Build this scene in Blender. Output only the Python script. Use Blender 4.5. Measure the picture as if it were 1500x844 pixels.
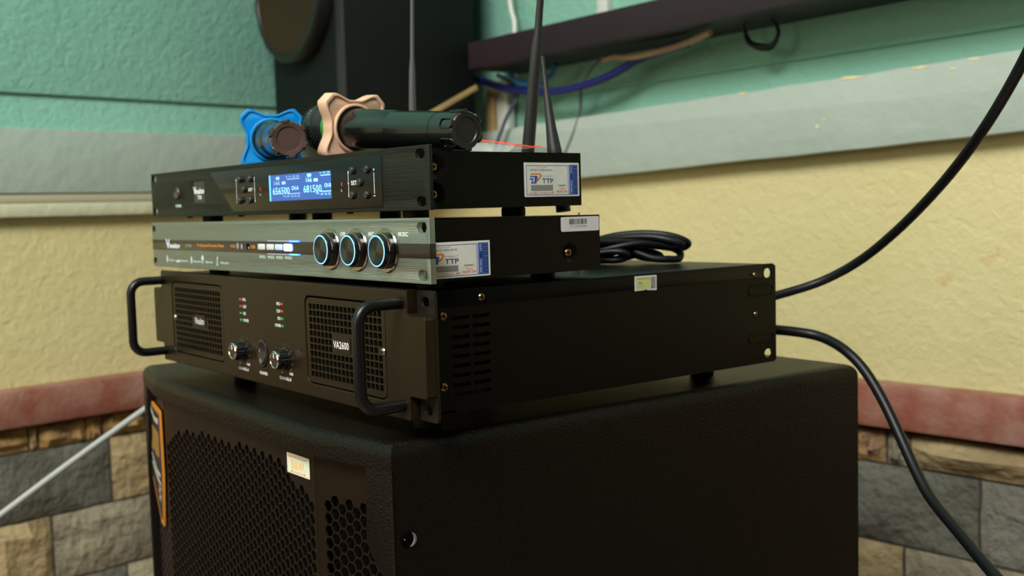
import bpy, bmesh, math, random
from mathutils import Matrix, Vector, noise

for o in list(bpy.data.objects): bpy.data.objects.remove(o)
SC = bpy.context.scene
COL = SC.collection
R = math.radians
rnd = random.Random(7)

# ------------------------------------------------------------------ camera
cam = bpy.data.cameras.new('camera')
camo = bpy.data.objects.new('camera', cam); COL.objects.link(camo)
RIGHT = Vector((0.62300, 0.78180, -0.02750)); UP = Vector((-0.0411, 0.0678, 0.9969)); FWD = Vector((-0.7812, 0.6199, -0.0743))
FWD.normalize(); UP = (UP - FWD*UP.dot(FWD)).normalized(); RIGHT = FWD.cross(UP)
M = Matrix.Identity(4)
for r_ in range(3):
    M[r_][0] = RIGHT[r_]; M[r_][1] = UP[r_]; M[r_][2] = -FWD[r_]; M[r_][3] = (0.5719, -0.3897, 0.9028)[r_]
camo.matrix_world = M
cam.sensor_width = 36.0; cam.lens = 1575.4/1500*36; cam.clip_start = 0.02
cam.dof.use_dof = True; cam.dof.focus_distance = 0.72; cam.dof.aperture_fstop = 8.5
SC.camera = camo
# ------------------------------------------------------------------ world and lights
wd = bpy.data.worlds.new('world'); SC.world = wd; wd.use_nodes = True
wd.node_tree.nodes['Background'].inputs[0].default_value = (0.78, 0.82, 0.80, 1)
wd.node_tree.nodes['Background'].inputs[1].default_value = 0.03

def area(name, loc, target, sx, sy, power, col):
    l = bpy.data.lights.new(name, 'AREA'); l.shape = 'RECTANGLE'; l.size = sx; l.size_y = sy
    l.energy = power; l.color = col
    o = bpy.data.objects.new(name, l); COL.objects.link(o); o.location = loc
    o.rotation_euler = (Vector(target)-Vector(loc)).to_track_quat('-Z', 'Y').to_euler()
    return o
area('ceiling_lamp_light', (0.55, -1.30, 2.40), (-0.75, 0.0, 0.95), 1.0, 0.8, 80, (1.0, 0.97, 0.92))
area('window_light', (-0.55, -3.4, 1.55), (-0.45, 0.0, 1.1), 1.5, 1.5, 40, (1.0, 0.76, 0.53))
SC.view_settings.view_transform = 'Standard'; SC.view_settings.look = 'None'
SC.view_settings.exposure = -0.03; SC.view_settings.gamma = 1.0
SC.view_settings.use_curve_mapping = False

# ------------------------------------------------------------------ materials
MATS = {}
def mat(name, col, rough=0.5, metal=0.0, spec=0.5, emit=None, estr=1.0, bump=0.0, bscale=200.0, bdet=3.0,
        var=0.0, vscale=20.0, col2=None, stretch=None, alpha=1.0, trans=0.0, aniso=0.0, coat=0.0):
    if name in MATS: return MATS[name]
    m = bpy.data.materials.new(name); m.use_nodes = True
    nt = m.node_tree; N = nt.nodes; L = nt.links; b = N['Principled BSDF']
    b.inputs['Base Color'].default_value = (*col, 1); b.inputs['Roughness'].default_value = rough
    b.inputs['Metallic'].default_value = metal; b.inputs['Specular IOR Level'].default_value = spec
    b.inputs['Alpha'].default_value = alpha; b.inputs['Transmission Weight'].default_value = trans
    b.inputs['Coat Weight'].default_value = coat
    if emit: b.inputs['Emission Color'].default_value = (*emit, 1); b.inputs['Emission Strength'].default_value = estr
    tc = N.new('ShaderNodeTexCoord'); src = tc.outputs['Object']
    if stretch:
        mp = N.new('ShaderNodeMapping'); mp.inputs['Scale'].default_value = stretch; L.new(src, mp.inputs['Vector']); src = mp.outputs[0]
    if bump:
        n = N.new('ShaderNodeTexNoise'); n.inputs['Scale'].default_value = bscale; n.inputs['Detail'].default_value = bdet
        L.new(src, n.inputs['Vector'])
        bp = N.new('ShaderNodeBump'); bp.inputs['Strength'].default_value = bump; bp.inputs['Distance'].default_value = 0.6/bscale
        L.new(n.outputs['Fac'], bp.inputs['Height']); L.new(bp.outputs[0], b.inputs['Normal'])
    if var or col2:
        n = N.new('ShaderNodeTexNoise'); n.inputs['Scale'].default_value = vscale; n.inputs['Detail'].default_value = 5
        L.new(src, n.inputs['Vector'])
        rp = N.new('ShaderNodeValToRGB'); c2 = col2 or tuple(c*(1-var) for c in col)
        rp.color_ramp.elements[0].position = 0.35; rp.color_ramp.elements[1].position = 0.68
        rp.color_ramp.elements[0].color = (*col, 1); rp.color_ramp.elements[1].color = (*c2, 1)
        L.new(n.outputs['Fac'], rp.inputs[0]); L.new(rp.outputs[0], b.inputs['Base Color'])
    if aniso:
        b.inputs['Anisotropic'].default_value = aniso; b.inputs['Anisotropic Rotation'].default_value = 0.25
        t = N.new('ShaderNodeTangent'); t.direction_type = 'RADIAL'; t.axis = 'Y'; L.new(t.outputs[0], b.inputs['Tangent'])
    MATS[name] = m
    return m

BLK = mat('black_chassis_paint', (0.0022, 0.0020, 0.0018), 0.30, 0, 0.12, bump=0.25, bscale=1500)
BLKTOP = BLK
RUB = mat('black_rubber', (0.008, 0.008, 0.008), 0.6, 0, 0.3)
VOID = mat('dark_inside', (0.003, 0.003, 0.003), 0.9, 0, 0.0)
FOAM = mat('black_foam', (0.0015, 0.0015, 0.0015), 0.55, 0, 0.06, bump=1.0, bscale=900, bdet=6)
AMPF = mat('amplifier_face_paint', (0.024, 0.0155, 0.0068), 0.40, 0.55, 0.4, bump=0.15, bscale=2500)
AMPG = mat('amplifier_grille_paint', (0.024, 0.017, 0.0085), 0.42, 0.5, 0.4)
EAR = mat('rack_ear_paint', (0.020, 0.016, 0.011), 0.4, 0.5, 0.4)
HND = mat('handle_satin_black', (0.004, 0.004, 0.004), 0.34, 0.0, 0.34)
RECF = mat('brushed_black_aluminium', (0.025, 0.024, 0.018), 0.36, 0.75, 0.5, bump=0.35, bscale=60, stretch=(0.25, 1, 40))
GLS = mat('gloss_black_acrylic', (0.004, 0.004, 0.004), 0.16, 0.0, 0.35)
ALU = mat('brushed_silver_aluminium', (0.37, 0.40, 0.36), 0.34, 0.9, 0.5, bump=0.25, bscale=60, stretch=(0.3, 1, 40))
STRIP = mat('smoked_gloss_strip', (0.030, 0.024, 0.018), 0.2, 0.2, 0.5)
CHR = mat('dark_chrome', (0.35, 0.33, 0.30), 0.12, 1.0)
CHRB = mat('bright_chrome', (0.75, 0.73, 0.70), 0.12, 1.0)
KNB = mat('gloss_black_knob', (0.008, 0.008, 0.009), 0.14, 0.0, 0.5)
SPUN = mat('spun_metal_cap', (0.13, 0.12, 0.105), 0.22, 1.0)
GLOW = mat('blue_light_ring', (0.2, 0.5, 0.8), 0.4, emit=(0.17, 0.50, 0.86), estr=1.0)
GLOWW = mat('lit_button', (0.8, 0.9, 1), 0.4, emit=(0.75, 0.9, 1.0), estr=5.0)
GLOWB = mat('blue_light_bar', (0.1, 0.3, 1), 0.4, emit=(0.01, 0.16, 1.0), estr=2.5)
GLOWC = mat('blue_light_core', (0.1, 0.3, 1), 0.4, emit=(0.35, 0.6, 1.0), estr=2.0)
BTNW = mat('milky_button', (0.62, 0.66, 0.66), 0.4)
BTNB = mat('milky_button_bluish', (0.50, 0.62, 0.85), 0.4, emit=(0.3, 0.45, 0.9), estr=0.15)
LCDM = mat('blue_display_backlight', (0.02, 0.05, 0.2), 0.2, emit=(0.030, 0.110, 0.38), estr=0.9)
LCDE = mat('display_edge_light', (0.1, 0.4, 0.6), 0.3, emit=(0.10, 0.52, 0.85), estr=1.0)
LCDT = mat('display_segments', (0.3, 0.7, 0.9), 0.4, emit=(0.22, 0.62, 0.86), estr=1.0)
LCDD = mat('display_segments_dim', (0.3, 0.5, 0.7), 0.4, emit=(0.12, 0.26, 0.50), estr=1.0)
WHT = mat('white_print', (0.72, 0.73, 0.72), 0.5)
WHTD = mat('pale_print', (0.50, 0.66, 0.60), 0.5)
GRYP = mat('grey_print', (0.25, 0.25, 0.25), 0.5)
ORP = mat('orange_print', (0.55, 0.22, 0.04), 0.5)
LEDR = mat('red_indicator', (0.45, 0.06, 0.03), 0.4)
LEDG = mat('green_indicator', (0.03, 0.30, 0.08), 0.4)
PAP = mat('sticker_paper', (0.72, 0.73, 0.68), 0.5, var=0.1, vscale=120)
PAPW = mat('sticker_paper_white', (0.62, 0.62, 0.63), 0.5)
PBLU = mat('sticker_blue', (0.035, 0.10, 0.40), 0.5)
PNAV = mat('sticker_navy', (0.03, 0.055, 0.20), 0.5)
PORG = mat('sticker_orange', (0.80, 0.20, 0.03), 0.5)
PRED = mat('sticker_red', (0.75, 0.14, 0.06), 0.5)
PGRY = mat('sticker_grey_scratch_bar', (0.24, 0.23, 0.21), 0.5)
PBLK = mat('sticker_black', (0.03, 0.03, 0.03), 0.5)
PLIL = mat('sticker_lilac', (0.40, 0.42, 0.60), 0.5)
PYEL = mat('sticker_yellow_green', (0.62, 0.62, 0.13), 0.35, col2=(0.45, 0.62, 0.30), vscale=90)
PIRD = mat('sticker_pearl', (0.86, 0.80, 0.66), 0.35, col2=(0.70, 0.86, 0.66), vscale=60)
PAMB = mat('sticker_amber', (0.90, 0.56, 0.18), 0.4)
SCRW = mat('yellow_zinc_screw', (0.30, 0.20, 0.11), 0.32, 1.0)
SCRS = mat('steel_screw', (0.5, 0.5, 0.5), 0.3, 1.0)
CABM = mat('textured_black_cabinet_paint', (0.0045, 0.0030, 0.0020), 0.36, 0, 0.17, bump=0.9, bscale=560, bdet=2)
GRL = mat('grille_steel_paint', (0.020, 0.012, 0.0066), 0.38, 0.5, 0.4)
BLUP = mat('blue_silicone', (0.0, 0.23, 0.62), 0.42, 0, 0.4)
BEIP = mat('beige_silicone', (0.66, 0.43, 0.29), 0.5, 0, 0.4)
MIC = mat('microphone_satin_black', (0.005, 0.0055, 0.005), 0.24, 0.0, 0.5, coat=0.25)
MICC = mat('microphone_cap_brown', (0.055, 0.030, 0.023), 0.55)
MICB = mat('microphone_cap_black', (0.010, 0.010, 0.010), 0.4)
MESHM = mat('microphone_grille', (0.03, 0.03, 0.03), 0.3, 0.6, 0.5)
MGRN = mat('green_collar', (0.04, 0.30, 0.03), 0.3, 0.3)
ANT = mat('antenna_rubber', (0.018, 0.018, 0.018), 0.42, 0, 0.4)
ANTG = mat('antenna_grey', (0.10, 0.10, 0.10), 0.4, 0, 0.5)
CORD = mat('black_cord', (0.004, 0.0045, 0.006), 0.42, 0, 0.32)
BAGM = mat('clear_plastic', (0.85, 0.88, 0.86), 0.12, 0, 0.5, alpha=0.34)
BAGR = mat('red_zip_strip', (0.75, 0.04, 0.02), 0.4)
SPKM = mat('black_speaker_paint', (0.004, 0.006, 0.005), 0.6, 0, 0.2, bump=0.4, bscale=300)
SPKC = mat('speaker_cone_paper', (0.024, 0.017, 0.007), 0.7, 0, 0.15)
SHLF = mat('dark_purple_shelf', (0.022, 0.014, 0.018), 0.5, 0, 0.3)
CBL = mat('blue_cable', (0.010, 0.014, 0.13), 0.45)
CTE = mat('teal_cable', (0.0, 0.10, 0.25), 0.45)
CBE = mat('beige_cable', (0.40, 0.27, 0.17), 0.5)
CWH = mat('white_cable', (0.60, 0.63, 0.58), 0.5)
CGY = mat('grey_cable', (0.36, 0.38, 0.36), 0.45)
WOOD = mat('pale_wood', (0.46, 0.33, 0.13), 0.6, var=0.3, vscale=30)
GRYB = mat('grey_band_paint', (0.385, 0.465, 0.410), 0.6, bump=0.15, bscale=40, var=0.06, vscale=6)
CREAM = mat('cream_paint', (0.60, 0.60, 0.42), 0.5, bump=0.2, bscale=60)
BEIG = mat('beige_paint', (0.46, 0.42, 0.30), 0.5)
REDT = mat('red_ledge_paint', (0.27, 0.085, 0.055), 0.5, col2=(0.36, 0.19, 0.15), vscale=22, bump=0.3, bscale=120)
MORT = mat('mortar', (0.055, 0.045, 0.035), 0.9, bump=0.8, bscale=150)
CHIP = mat('bare_plaster_chip', (0.72, 0.62, 0.36), 0.7)
STN = [mat('stone_grey', (0.150, 0.150, 0.120), 0.75, col2=(0.090, 0.090, 0.070), vscale=14, bump=1.0, bscale=70, bdet=6),
       mat('stone_tan', (0.42, 0.33, 0.17), 0.75, col2=(0.28, 0.20, 0.10), vscale=12, bump=1.0, bscale=60, bdet=6),
       mat('stone_pale', (0.33, 0.29, 0.195), 0.75, col2=(0.20, 0.18, 0.13), vscale=12, bump=1.0, bscale=60, bdet=6),
       mat('stone_rust', (0.22, 0.13, 0.07), 0.75, col2=(0.45, 0.27, 0.07), vscale=16, bump=1.0, bscale=70, bdet=6),
       mat('stone_slate', (0.20, 0.195, 0.160), 0.75, col2=(0.12, 0.11, 0.085), vscale=10, bump=1.0, bscale=70, bdet=6)]

def wall_mat():
    m = bpy.data.materials.new('two_tone_plaster'); m.use_nodes = True
    nt = m.node_tree; N = nt.nodes; L = nt.links; b = N['Principled BSDF']; b.inputs['Roughness'].default_value = 0.5
    b.inputs['Specular IOR Level'].default_value = 0.35
    tc = N.new('ShaderNodeTexCoord'); sp = N.new('ShaderNodeSeparateXYZ'); L.new(tc.outputs['Object'], sp.inputs[0])
    gt = N.new('ShaderNodeMath'); gt.operation = 'GREATER_THAN'; gt.inputs[1].default_value = 0.99; L.new(sp.outputs['Z'], gt.inputs[0])
    n1 = N.new('ShaderNodeTexNoise'); n1.inputs['Scale'].default_value = 5; n1.inputs['Detail'].default_value = 4; L.new(tc.outputs['Object'], n1.inputs['Vector'])
    def ramp(a, c, lo=0.35, hi=0.7):
        r = N.new('ShaderNodeValToRGB'); r.color_ramp.elements[0].color = (*a, 1); r.color_ramp.elements[1].color = (*c, 1)
        r.color_ramp.elements[0].position = lo; r.color_ramp.elements[1].position = hi; L.new(n1.outputs['Fac'], r.inputs[0]); return r
    g = ramp((0.215, 0.48, 0.375), (0.25, 0.52, 0.41)); y = ramp((0.60, 0.535, 0.265), (0.65, 0.585, 0.31))
    # small rust coloured stains
    n2 = N.new('ShaderNodeTexNoise'); n2.inputs['Scale'].default_value = 9; n2.inputs['Detail'].default_value = 6; L.new(tc.outputs['Object'], n2.inputs['Vector'])
    r2 = N.new('ShaderNodeValToRGB'); r2.color_ramp.elements[0].position = 0.74; r2.color_ramp.elements[1].position = 0.80; L.new(n2.outputs['Fac'], r2.inputs[0])
    my = N.new('ShaderNodeMix'); my.data_type = 'RGBA'; L.new(r2.outputs[0], my.inputs['Factor']); L.new(y.outputs[0], my.inputs['A']); my.inputs['B'].default_value = (0.62, 0.33, 0.12, 1)
    mx = N.new('ShaderNodeMix'); mx.data_type = 'RGBA'; L.new(gt.outputs[0], mx.inputs['Factor']); L.new(my.outputs['Result'], mx.inputs['A']); L.new(g.outputs[0], mx.inputs['B'])
    L.new(mx.outputs['Result'], b.inputs['Base Color'])
    n3 = N.new('ShaderNodeTexNoise'); n3.inputs['Scale'].default_value = 75; n3.inputs['Detail'].default_value = 4; n3.inputs['Roughness'].default_value = 0.55; n3.inputs['Distortion'].default_value = 0.6
    L.new(tc.outputs['Object'], n3.inputs['Vector'])
    bp = N.new('ShaderNodeBump'); bp.inputs['Strength'].default_value = 0.46; bp.inputs['Distance'].default_value = 0.006
    L.new(n3.outputs['Fac'], bp.inputs['Height']); L.new(bp.outputs[0], b.inputs['Normal'])
    return m
WALL = wall_mat()

# ------------------------------------------------------------------ mesh tools
MM = 0.001
def frame(o, u, v, n): return (Vector(o), Vector(u), Vector(v), Vector(n))
def FRONT(y=0.0): return frame((0, y, 0), (1, 0, 0), (0, 0, 1), (0, -1, 0))     # seen from the front, u right, v up
def SIDE(x=0.0): return frame((x, 0, 0), (0, 1, 0), (0, 0, 1), (1, 0, 0))       # right flank, u towards the back, v up
def TOP(z=0.0): return frame((0, 0, z), (1, 0, 0), (0, 1, 0), (0, 0, 1))
def at(F, u, v, n=0.0): return F[0]+F[1]*u+F[2]*v+F[3]*n
def circ(cx, cy, r, n=24, ry=None): 
    ry = r if ry is None else ry
    return [(cx+r*math.cos(2*math.pi*i/n), cy+ry*math.sin(2*math.pi*i/n)) for i in range(n)]
def rrect(x0, y0, x1, y1, r=0.0, n=4):
    if r <= 0: return [(x0, y0), (x1, y0), (x1, y1), (x0, y1)]
    out = []
    for cx, cy, a in ((x1-r, y0+r, -90), (x1-r, y1-r, 0), (x0+r, y1-r, 90), (x0+r, y0+r, 180)):
        for i in range(n+1):
            t = R(a+90*i/n); out.append((cx+r*math.cos(t), cy+r*math.sin(t)))
    return out

class MB:
    def __init__(s, h=0.0): s.v = []; s.f = []; s.fm = []; s.ms = []; s.h = h; s.runs = []
    def split(s, name, parent, gap=0.0035):
        # one object for every printed word or symbol that stands apart
        cl = []
        for (v0, v1, f0, f1) in s.runs:
            vs = s.v[v0:v1]
            if not vs: continue
            lo = [min(p[i] for p in vs)-gap/2 for i in range(3)]; hi = [max(p[i] for p in vs)+gap/2 for i in range(3)]
            new = [lo, hi, [(v0, v1, f0, f1)]]; rest = []
            for c in cl:
                if all(c[0][i] <= new[1][i] and c[1][i] >= new[0][i] for i in range(3)):
                    new = [[min(a, b_) for a, b_ in zip(new[0], c[0])], [max(a, b_) for a, b_ in zip(new[1], c[1])], c[2]+new[2]]
                else: rest.append(c)
            cl = rest+[new]
        for lo, hi, rs in cl:
            m = MB(s.h)
            for v0, v1, f0, f1 in rs:
                k0 = len(m.v); m.v += s.v[v0:v1]
                for f, fm in zip(s.f[f0:f1], s.fm[f0:f1]): m.f.append([q-v0+k0 for q in f]); m.fm.append(m.mi(s.ms[fm]))
            m.build(name, parent, smooth=0)
    def mi(s, m):
        if m not in s.ms: s.ms.append(m)
        return s.ms.index(m)
    def add(s, vs, fs, m):
        b = len(s.v); s.v += [tuple(v) for v in vs]; i = s.mi(m)
        f0 = len(s.f)
        for f in fs: s.f.append([b+k for k in f]); s.fm.append(i)
        s.runs.append((b, len(s.v), f0, len(s.f)))
        return s
    def bm(s, bm, m):
        bm.verts.ensure_lookup_table(); bm.verts.index_update()
        s.add([v.co.copy() for v in bm.verts], [[v.index for v in f.verts] for f in bm.faces], m); bm.free(); return s
    def box(s, lo, hi, m, bev=0.0, seg=2, F=None):
        b = bmesh.new(); bmesh.ops.create_cube(b, size=1)
        for v in b.verts:
            v.co = Vector([(lo[i]+hi[i])/2+v.co[i]*(hi[i]-lo[i]) for i in range(3)])
        if bev: bmesh.ops.bevel(b, geom=b.edges[:], offset=bev, segments=seg, affect='EDGES', profile=0.5)
        if F:
            for v in b.verts: v.co = at(F, *v.co)
        return s.bm(b, m)
    def plate(s, splines, F, t, m, front=0.0, bev=0.0):
        cu = bpy.data.curves.new('tmp', 'CURVE'); cu.dimensions = '2D'; cu.fill_mode = 'BOTH'
        cu.extrude = max(t/2-bev, 1e-6); cu.bevel_depth = bev; cu.bevel_resolution = 1
        for pl in splines:
            sp = cu.splines.new('POLY'); sp.points.add(len(pl)-1); sp.use_cyclic_u = True
            for i, (x, y) in enumerate(pl): sp.points[i].co = (x*100, y*100, 0, 1)
        cu.extrude *= 100; cu.bevel_depth *= 100; cu.offset = -bev*100
        o = bpy.data.objects.new('tmp', cu); me = bpy.data.meshes.new_from_object(o)
        vs = [at(F, v.co.x/100, v.co.y/100, v.co.z/100+front-t/2) for v in me.vertices]
        s.add(vs, [list(p.vertices) for p in me.polygons], m)
        bpy.data.objects.remove(o); bpy.data.curves.remove(cu); bpy.data.meshes.remove(me); return s
    def flat(s, poly, F, n, m): return s.add([at(F, x, y, n) for x, y in poly], [list(range(len(poly)))], m)
    def text(s, body, F, u, v, h, m, width=None, n=0.0, align='L', shear=0.0, bold=0.0, rot=0.0):
        cu = bpy.data.curves.new('tmp', 'FONT'); cu.body = body; cu.size = 1.0; cu.resolution_u = 2; cu.shear = shear; cu.offset = bold
        o = bpy.data.objects.new('tmp', cu); me = bpy.data.meshes.new_from_object(o)
        if len(me.vertices):
            x0 = min(q.co.x for q in me.vertices); x1 = max(q.co.x for q in me.vertices)
            sc = h/0.70; w = (x1-x0)*sc; sx = sc*(width/w if width else 1); w = width or w
            du = {'L': 0, 'C': -w/2, 'R': -w}[align]
            ca, sa = math.cos(rot), math.sin(rot)
            def tf(q):
                a = (q.co.x-x0)*sx+du; b_ = q.co.y*sc
                return at(F, u+a*ca-b_*sa, v+a*sa+b_*ca, n)
            s.add([tf(q) for q in me.vertices], [list(p.vertices) for p in me.polygons], m)
        bpy.data.objects.remove(o); bpy.data.curves.remove(cu); bpy.data.meshes.remove(me); return s
    def tube(s, pts, r, m, seg=12, smooth=0, closed=False):
        P = [Vector(p) for p in pts]; rs = list(r) if hasattr(r, '__len__') else [r]*len(P)
        for _ in range(smooth):
            Q = []; q = []
            n = len(P)
            for i in range(n if closed else n-1):
                p0 = P[(i-1) % n] if closed or i > 0 else P[0]*2-P[1]
                p1 = P[i]; p2 = P[(i+1) % n]
                p3 = P[(i+2) % n] if closed or i+2 < n else P[-1]*2-P[-2]
                Q += [p1, (-p0+9*p1+9*p2-p3)/16]; q += [rs[i], (rs[i]+rs[(i+1) % n])/2]
            if not closed: Q.append(P[-1]); q.append(rs[-1])
            P, rs = Q, q
        n = len(P); vs = []; fs = []; N = None
        for i in range(n):
            a = P[(i-1) % n] if closed else P[max(i-1, 0)]; b = P[(i+1) % n] if closed else P[min(i+1, n-1)]
            T = (b-a).normalized()
            if N is None: N = T.orthogonal().normalized()
            N = (N-T*N.dot(T)).normalized(); B = T.cross(N)
            for k in range(seg):
                t = 2*math.pi*k/seg; vs.append(P[i]+(N*math.cos(t)+B*math.sin(t))*rs[i])
        for i in range(n if closed else n-1):
            j = (i+1) % n
            for k in range(seg):
                l = (k+1) % seg; fs.append([i*seg+k, i*seg+l, j*seg+l, j*seg+k])
        if not closed: fs += [list(range(seg))[::-1], [(n-1)*seg+k for k in range(seg)]]
        return s.add(vs, fs, m)
    def lathe(s, prof, o, axis, m, seg=32, mats=None):
        o = Vector(o); A = Vector(axis).normalized(); U = A.orthogonal().normalized(); V = A.cross(U)
        n = len(prof); vs = []
        for r, h in prof:
            for k in range(seg):
                t = 2*math.pi*k/seg; vs.append(o+A*h+(U*math.cos(t)+V*math.sin(t))*max(r, 1e-5))
        for i in range(n-1):
            fs = [[i*seg+k, i*seg+(k+1) % seg, (i+1)*seg+(k+1) % seg, (i+1)*seg+k] for k in range(seg)]
            s.add([], [], m)
            b = len(s.v)
            if i == 0: base = b; s.v += [tuple(v) for v in vs]
            idx = s.mi(mats[i] if mats else m)
            for f in fs: s.f.append([base+k for k in f]); s.fm.append(idx)
        return s
    def build(s, name, parent=None, smooth=35, label=None):
        me = bpy.data.meshes.new(name)
        me.from_pydata([(x, y, z+s.h) for x, y, z in s.v], [], s.f)
        for m in s.ms: me.materials.append(m)
        me.polygons.foreach_set('material_index', s.fm)
        b = bmesh.new(); b.from_mesh(me)
        bmesh.ops.remove_doubles(b, verts=b.verts, dist=1e-6)
        bmesh.ops.recalc_face_normals(b, faces=b.faces); b.to_mesh(me); b.free()
        if smooth: me.shade_smooth(); me.set_sharp_from_angle(angle=R(smooth))
        o = bpy.data.objects.new(name, me); COL.objects.link(o)
        if parent: o.parent = parent
        if label: o['label'] = label
        return o

def thing(name, label, cat, loc=(0, 0, 0), rz=0.0, group=None):
    o = bpy.data.objects.new(name, None); o.empty_display_size = 0.05; COL.objects.link(o)
    o.location = loc; o.rotation_euler = (0, 0, rz); o['label'] = label; o['category'] = cat
    if group: o['group'] = group
    return o
def tag(o, label, cat, group=None):
    o['label'] = label; o['category'] = cat
    if group: o['group'] = group
    return o
def struct(o): o['kind'] = 'structure'; return o

# ------------------------------------------------------------------ the room corner
COR = Vector((-1.2285, 0.7600, 0)); DL = Vector((0.1338, -0.9910, 0)); DR = Vector((0.9969, 0.0785, 0)); Z = Vector((0, 0, 1))
NL = Vector((0.9910, 0.1338, 0)); NR = Vector((0.0785, -0.9969, 0))
FL = frame(COR, DL, Z, NL); FR = frame(COR, DR, Z, NR)
HC = 2.9
fl = MB(); fl.plate([[(-1.45, 1.2), (3.2, 1.2), (3.2, -4.2), (-1.45, -4.2)]], TOP(0), 0.1, mat('floor_tiles', (0.30, 0.22, 0.16), 0.35), 0.0)
struct(fl.build('floor'))
ce = MB(); ce.plate([[(-1.45, 1.2), (3.2, 1.2), (3.2, -4.2), (-1.45, -4.2)]], TOP(HC+0.1), 0.1, mat('ceiling_paint', (0.62, 0.62, 0.58), 0.7), 0.0)
struct(ce.build('ceiling'))
wl = MB(); wl.box((-0.15, 0, -0.15), (4.6, HC, 0), WALL, F=FL); wall_l = struct(wl.build('wall_left'))
wr = MB(); wr.box((0.0, 0, -0.15), (3.9, HC, 0), WALL, F=FR); wall_r = struct(wr.build('wall_right'))
# raised plaster strip just above each grey band
t = MB(); t.plate([[(0.0, 1.0915), (4.5, 1.0915), (4.5, HC), (0.0, HC)]], FL, 0.007, WALL, 0.007, bev=0.0015); struct(t.build('trim_1'))
t = MB(); t.plate([[(0.0, 1.077), (0.70, 1.0870), (2.4, 1.115), (3.8, 1.15), (3.8, HC), (0.0, HC)]], FR, 0.006, WALL, 0.006, bev=0.0015); struct(t.build('trim_2'))
# grey bands
t = MB(); t.plate([[(0, 0.944), (4.5, 0.944), (4.5, 1.0395), (0, 1.0395)]], FL, 0.010, GRYB, 0.010, bev=0.002); struct(t.build('trim_3'))
def rb(s): return 0.955+(s-0.725)*0.038
def rt(s): return 1.0495+(s-0.727)*0.031
top = []; q = random.Random(3)
for i in range(60):
    s_ = 2.4*i/59; top.append((s_, rt(s_)+(q.uniform(-0.0012, 0.0008))))
bot = [(s_, rb(s_)+q.uniform(-0.0006, 0.0006)) for s_ in [2.4*i/40 for i in range(41)]]
t = MB(); t.plate([bot+top[::-1]], FR, 0.030, GRYB, 0.030, bev=0.0015); band_r = struct(t.build('trim_4'))
for cs, cz, w_, h_ in ((0.945, 0.9975, 0.006, 0.005), (0.83, 1.0515, 0.018, 0.004), (0.995, 1.0555, 0.040, 0.005), (1.085, 1.0580, 0.024, 0.004), (1.15, 1.0605, 0.016, 0.004), (1.125, 1.052, 0.010, 0.003), (0.955, 1.006, 0.007, 0.002)):
    m_ = MB(); pl = []
    for i in range(12):
        a = 2*math.pi*i/12; k = q.uniform(0.6, 1.1); pl.append((cs+w_/2*k*math.cos(a), min(cz+h_/2*k*math.sin(a), rt(cs)-0.0002)))
    m_.plate([pl], FR, 0.0006, CHIP, 0.0306); m_.build('paint_chip', band_r)
# cream moulding under the left grey band
t = MB()
t.box((0, 0.9085, 0), (4.5, 0.9290, 0.020), CREAM, 0.003, F=FL)
t.box((0, 0.9300, 0), (4.5, 0.9415, 0.014), BEIG, 0.002, F=FL)
t.box((0, 0.9035, 0), (4.5, 0.9075, 0.008), BEIG, 0.001, F=FL)
struct(t.build('trim_5'))
# red ledges
t = MB(); t.box((0.0, 0.6015, 0), (4.5, 0.6580, 0.032), REDT, 0.005, F=FL); struct(t.build('trim_6'))
t = MB(); t.box((0.0, 0.6110, 0), (3.0, 0.6680, 0.032), REDT, 0.005, F=FR); struct(t.build('trim_7'))
# dark mortar bed + rough stones
t = MB(); t.box((0.0, 0.0, 0), (2.4, 0.602, 0.006), MORT, F=FL); struct(t.build('trim_8'))
t = MB(); t.box((0.0, 0.0, 0), (2.4, 0.611, 0.006), MORT, F=FR); struct(t.build('trim_9'))
def stone(F, s0, s1, z0, z1, m, par, seed, proud):
    nx = 7; nz = 5; vs = []; fs = []
    for j in range(nz+1):
        for i in range(nx+1):
            a = i/nx; b = j/nz
            e = min(min(a, 1-a)*(s1-s0)/0.012, min(b, 1-b)*(z1-z0)/0.012, 1.0)
            d = proud*(0.35+0.65*e)+(0.019*noise.noise(Vector((s0*9+a*3.1+seed, b*2.3, seed*1.7)))+0.009*noise.noise(Vector((a*9+seed, b*7, 3))))*e
            js = 0.0016*noise.noise(Vector((a*5, b*5, seed))); 
            vs.append(at(F, s0+(s1-s0)*a+js, z0+(z1-z0)*b+js, 0.004+max(d, 0.003)))
    for j in range(nz):
        for i in range(nx):
            k = j*(nx+1)+i; fs.append([k, k+1, k+nx+2, k+nx+1])
    ring = [i for i in range(nx+1)]+[j*(nx+1)+nx for j in range(1, nz+1)]+[nz*(nx+1)+i for i in range(nx-1, -1, -1)]+[j*(nx+1) for j in range(nz-1, 0, -1)]
    b0 = len(vs); 
    for k in ring: 
        p = Vector(vs[k]); dn = (p-F[0]).dot(F[3]); vs.append(p-F[3]*(dn-0.002))
    L_ = len(ring)
    for i in range(L_): fs.append([ring[i], ring[(i+1) % L_], b0+(i+1) % L_, b0+i])
    mb = MB(); mb.add(vs, fs, m); return mb.build('stone', par, smooth=28)
seed = 1
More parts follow.
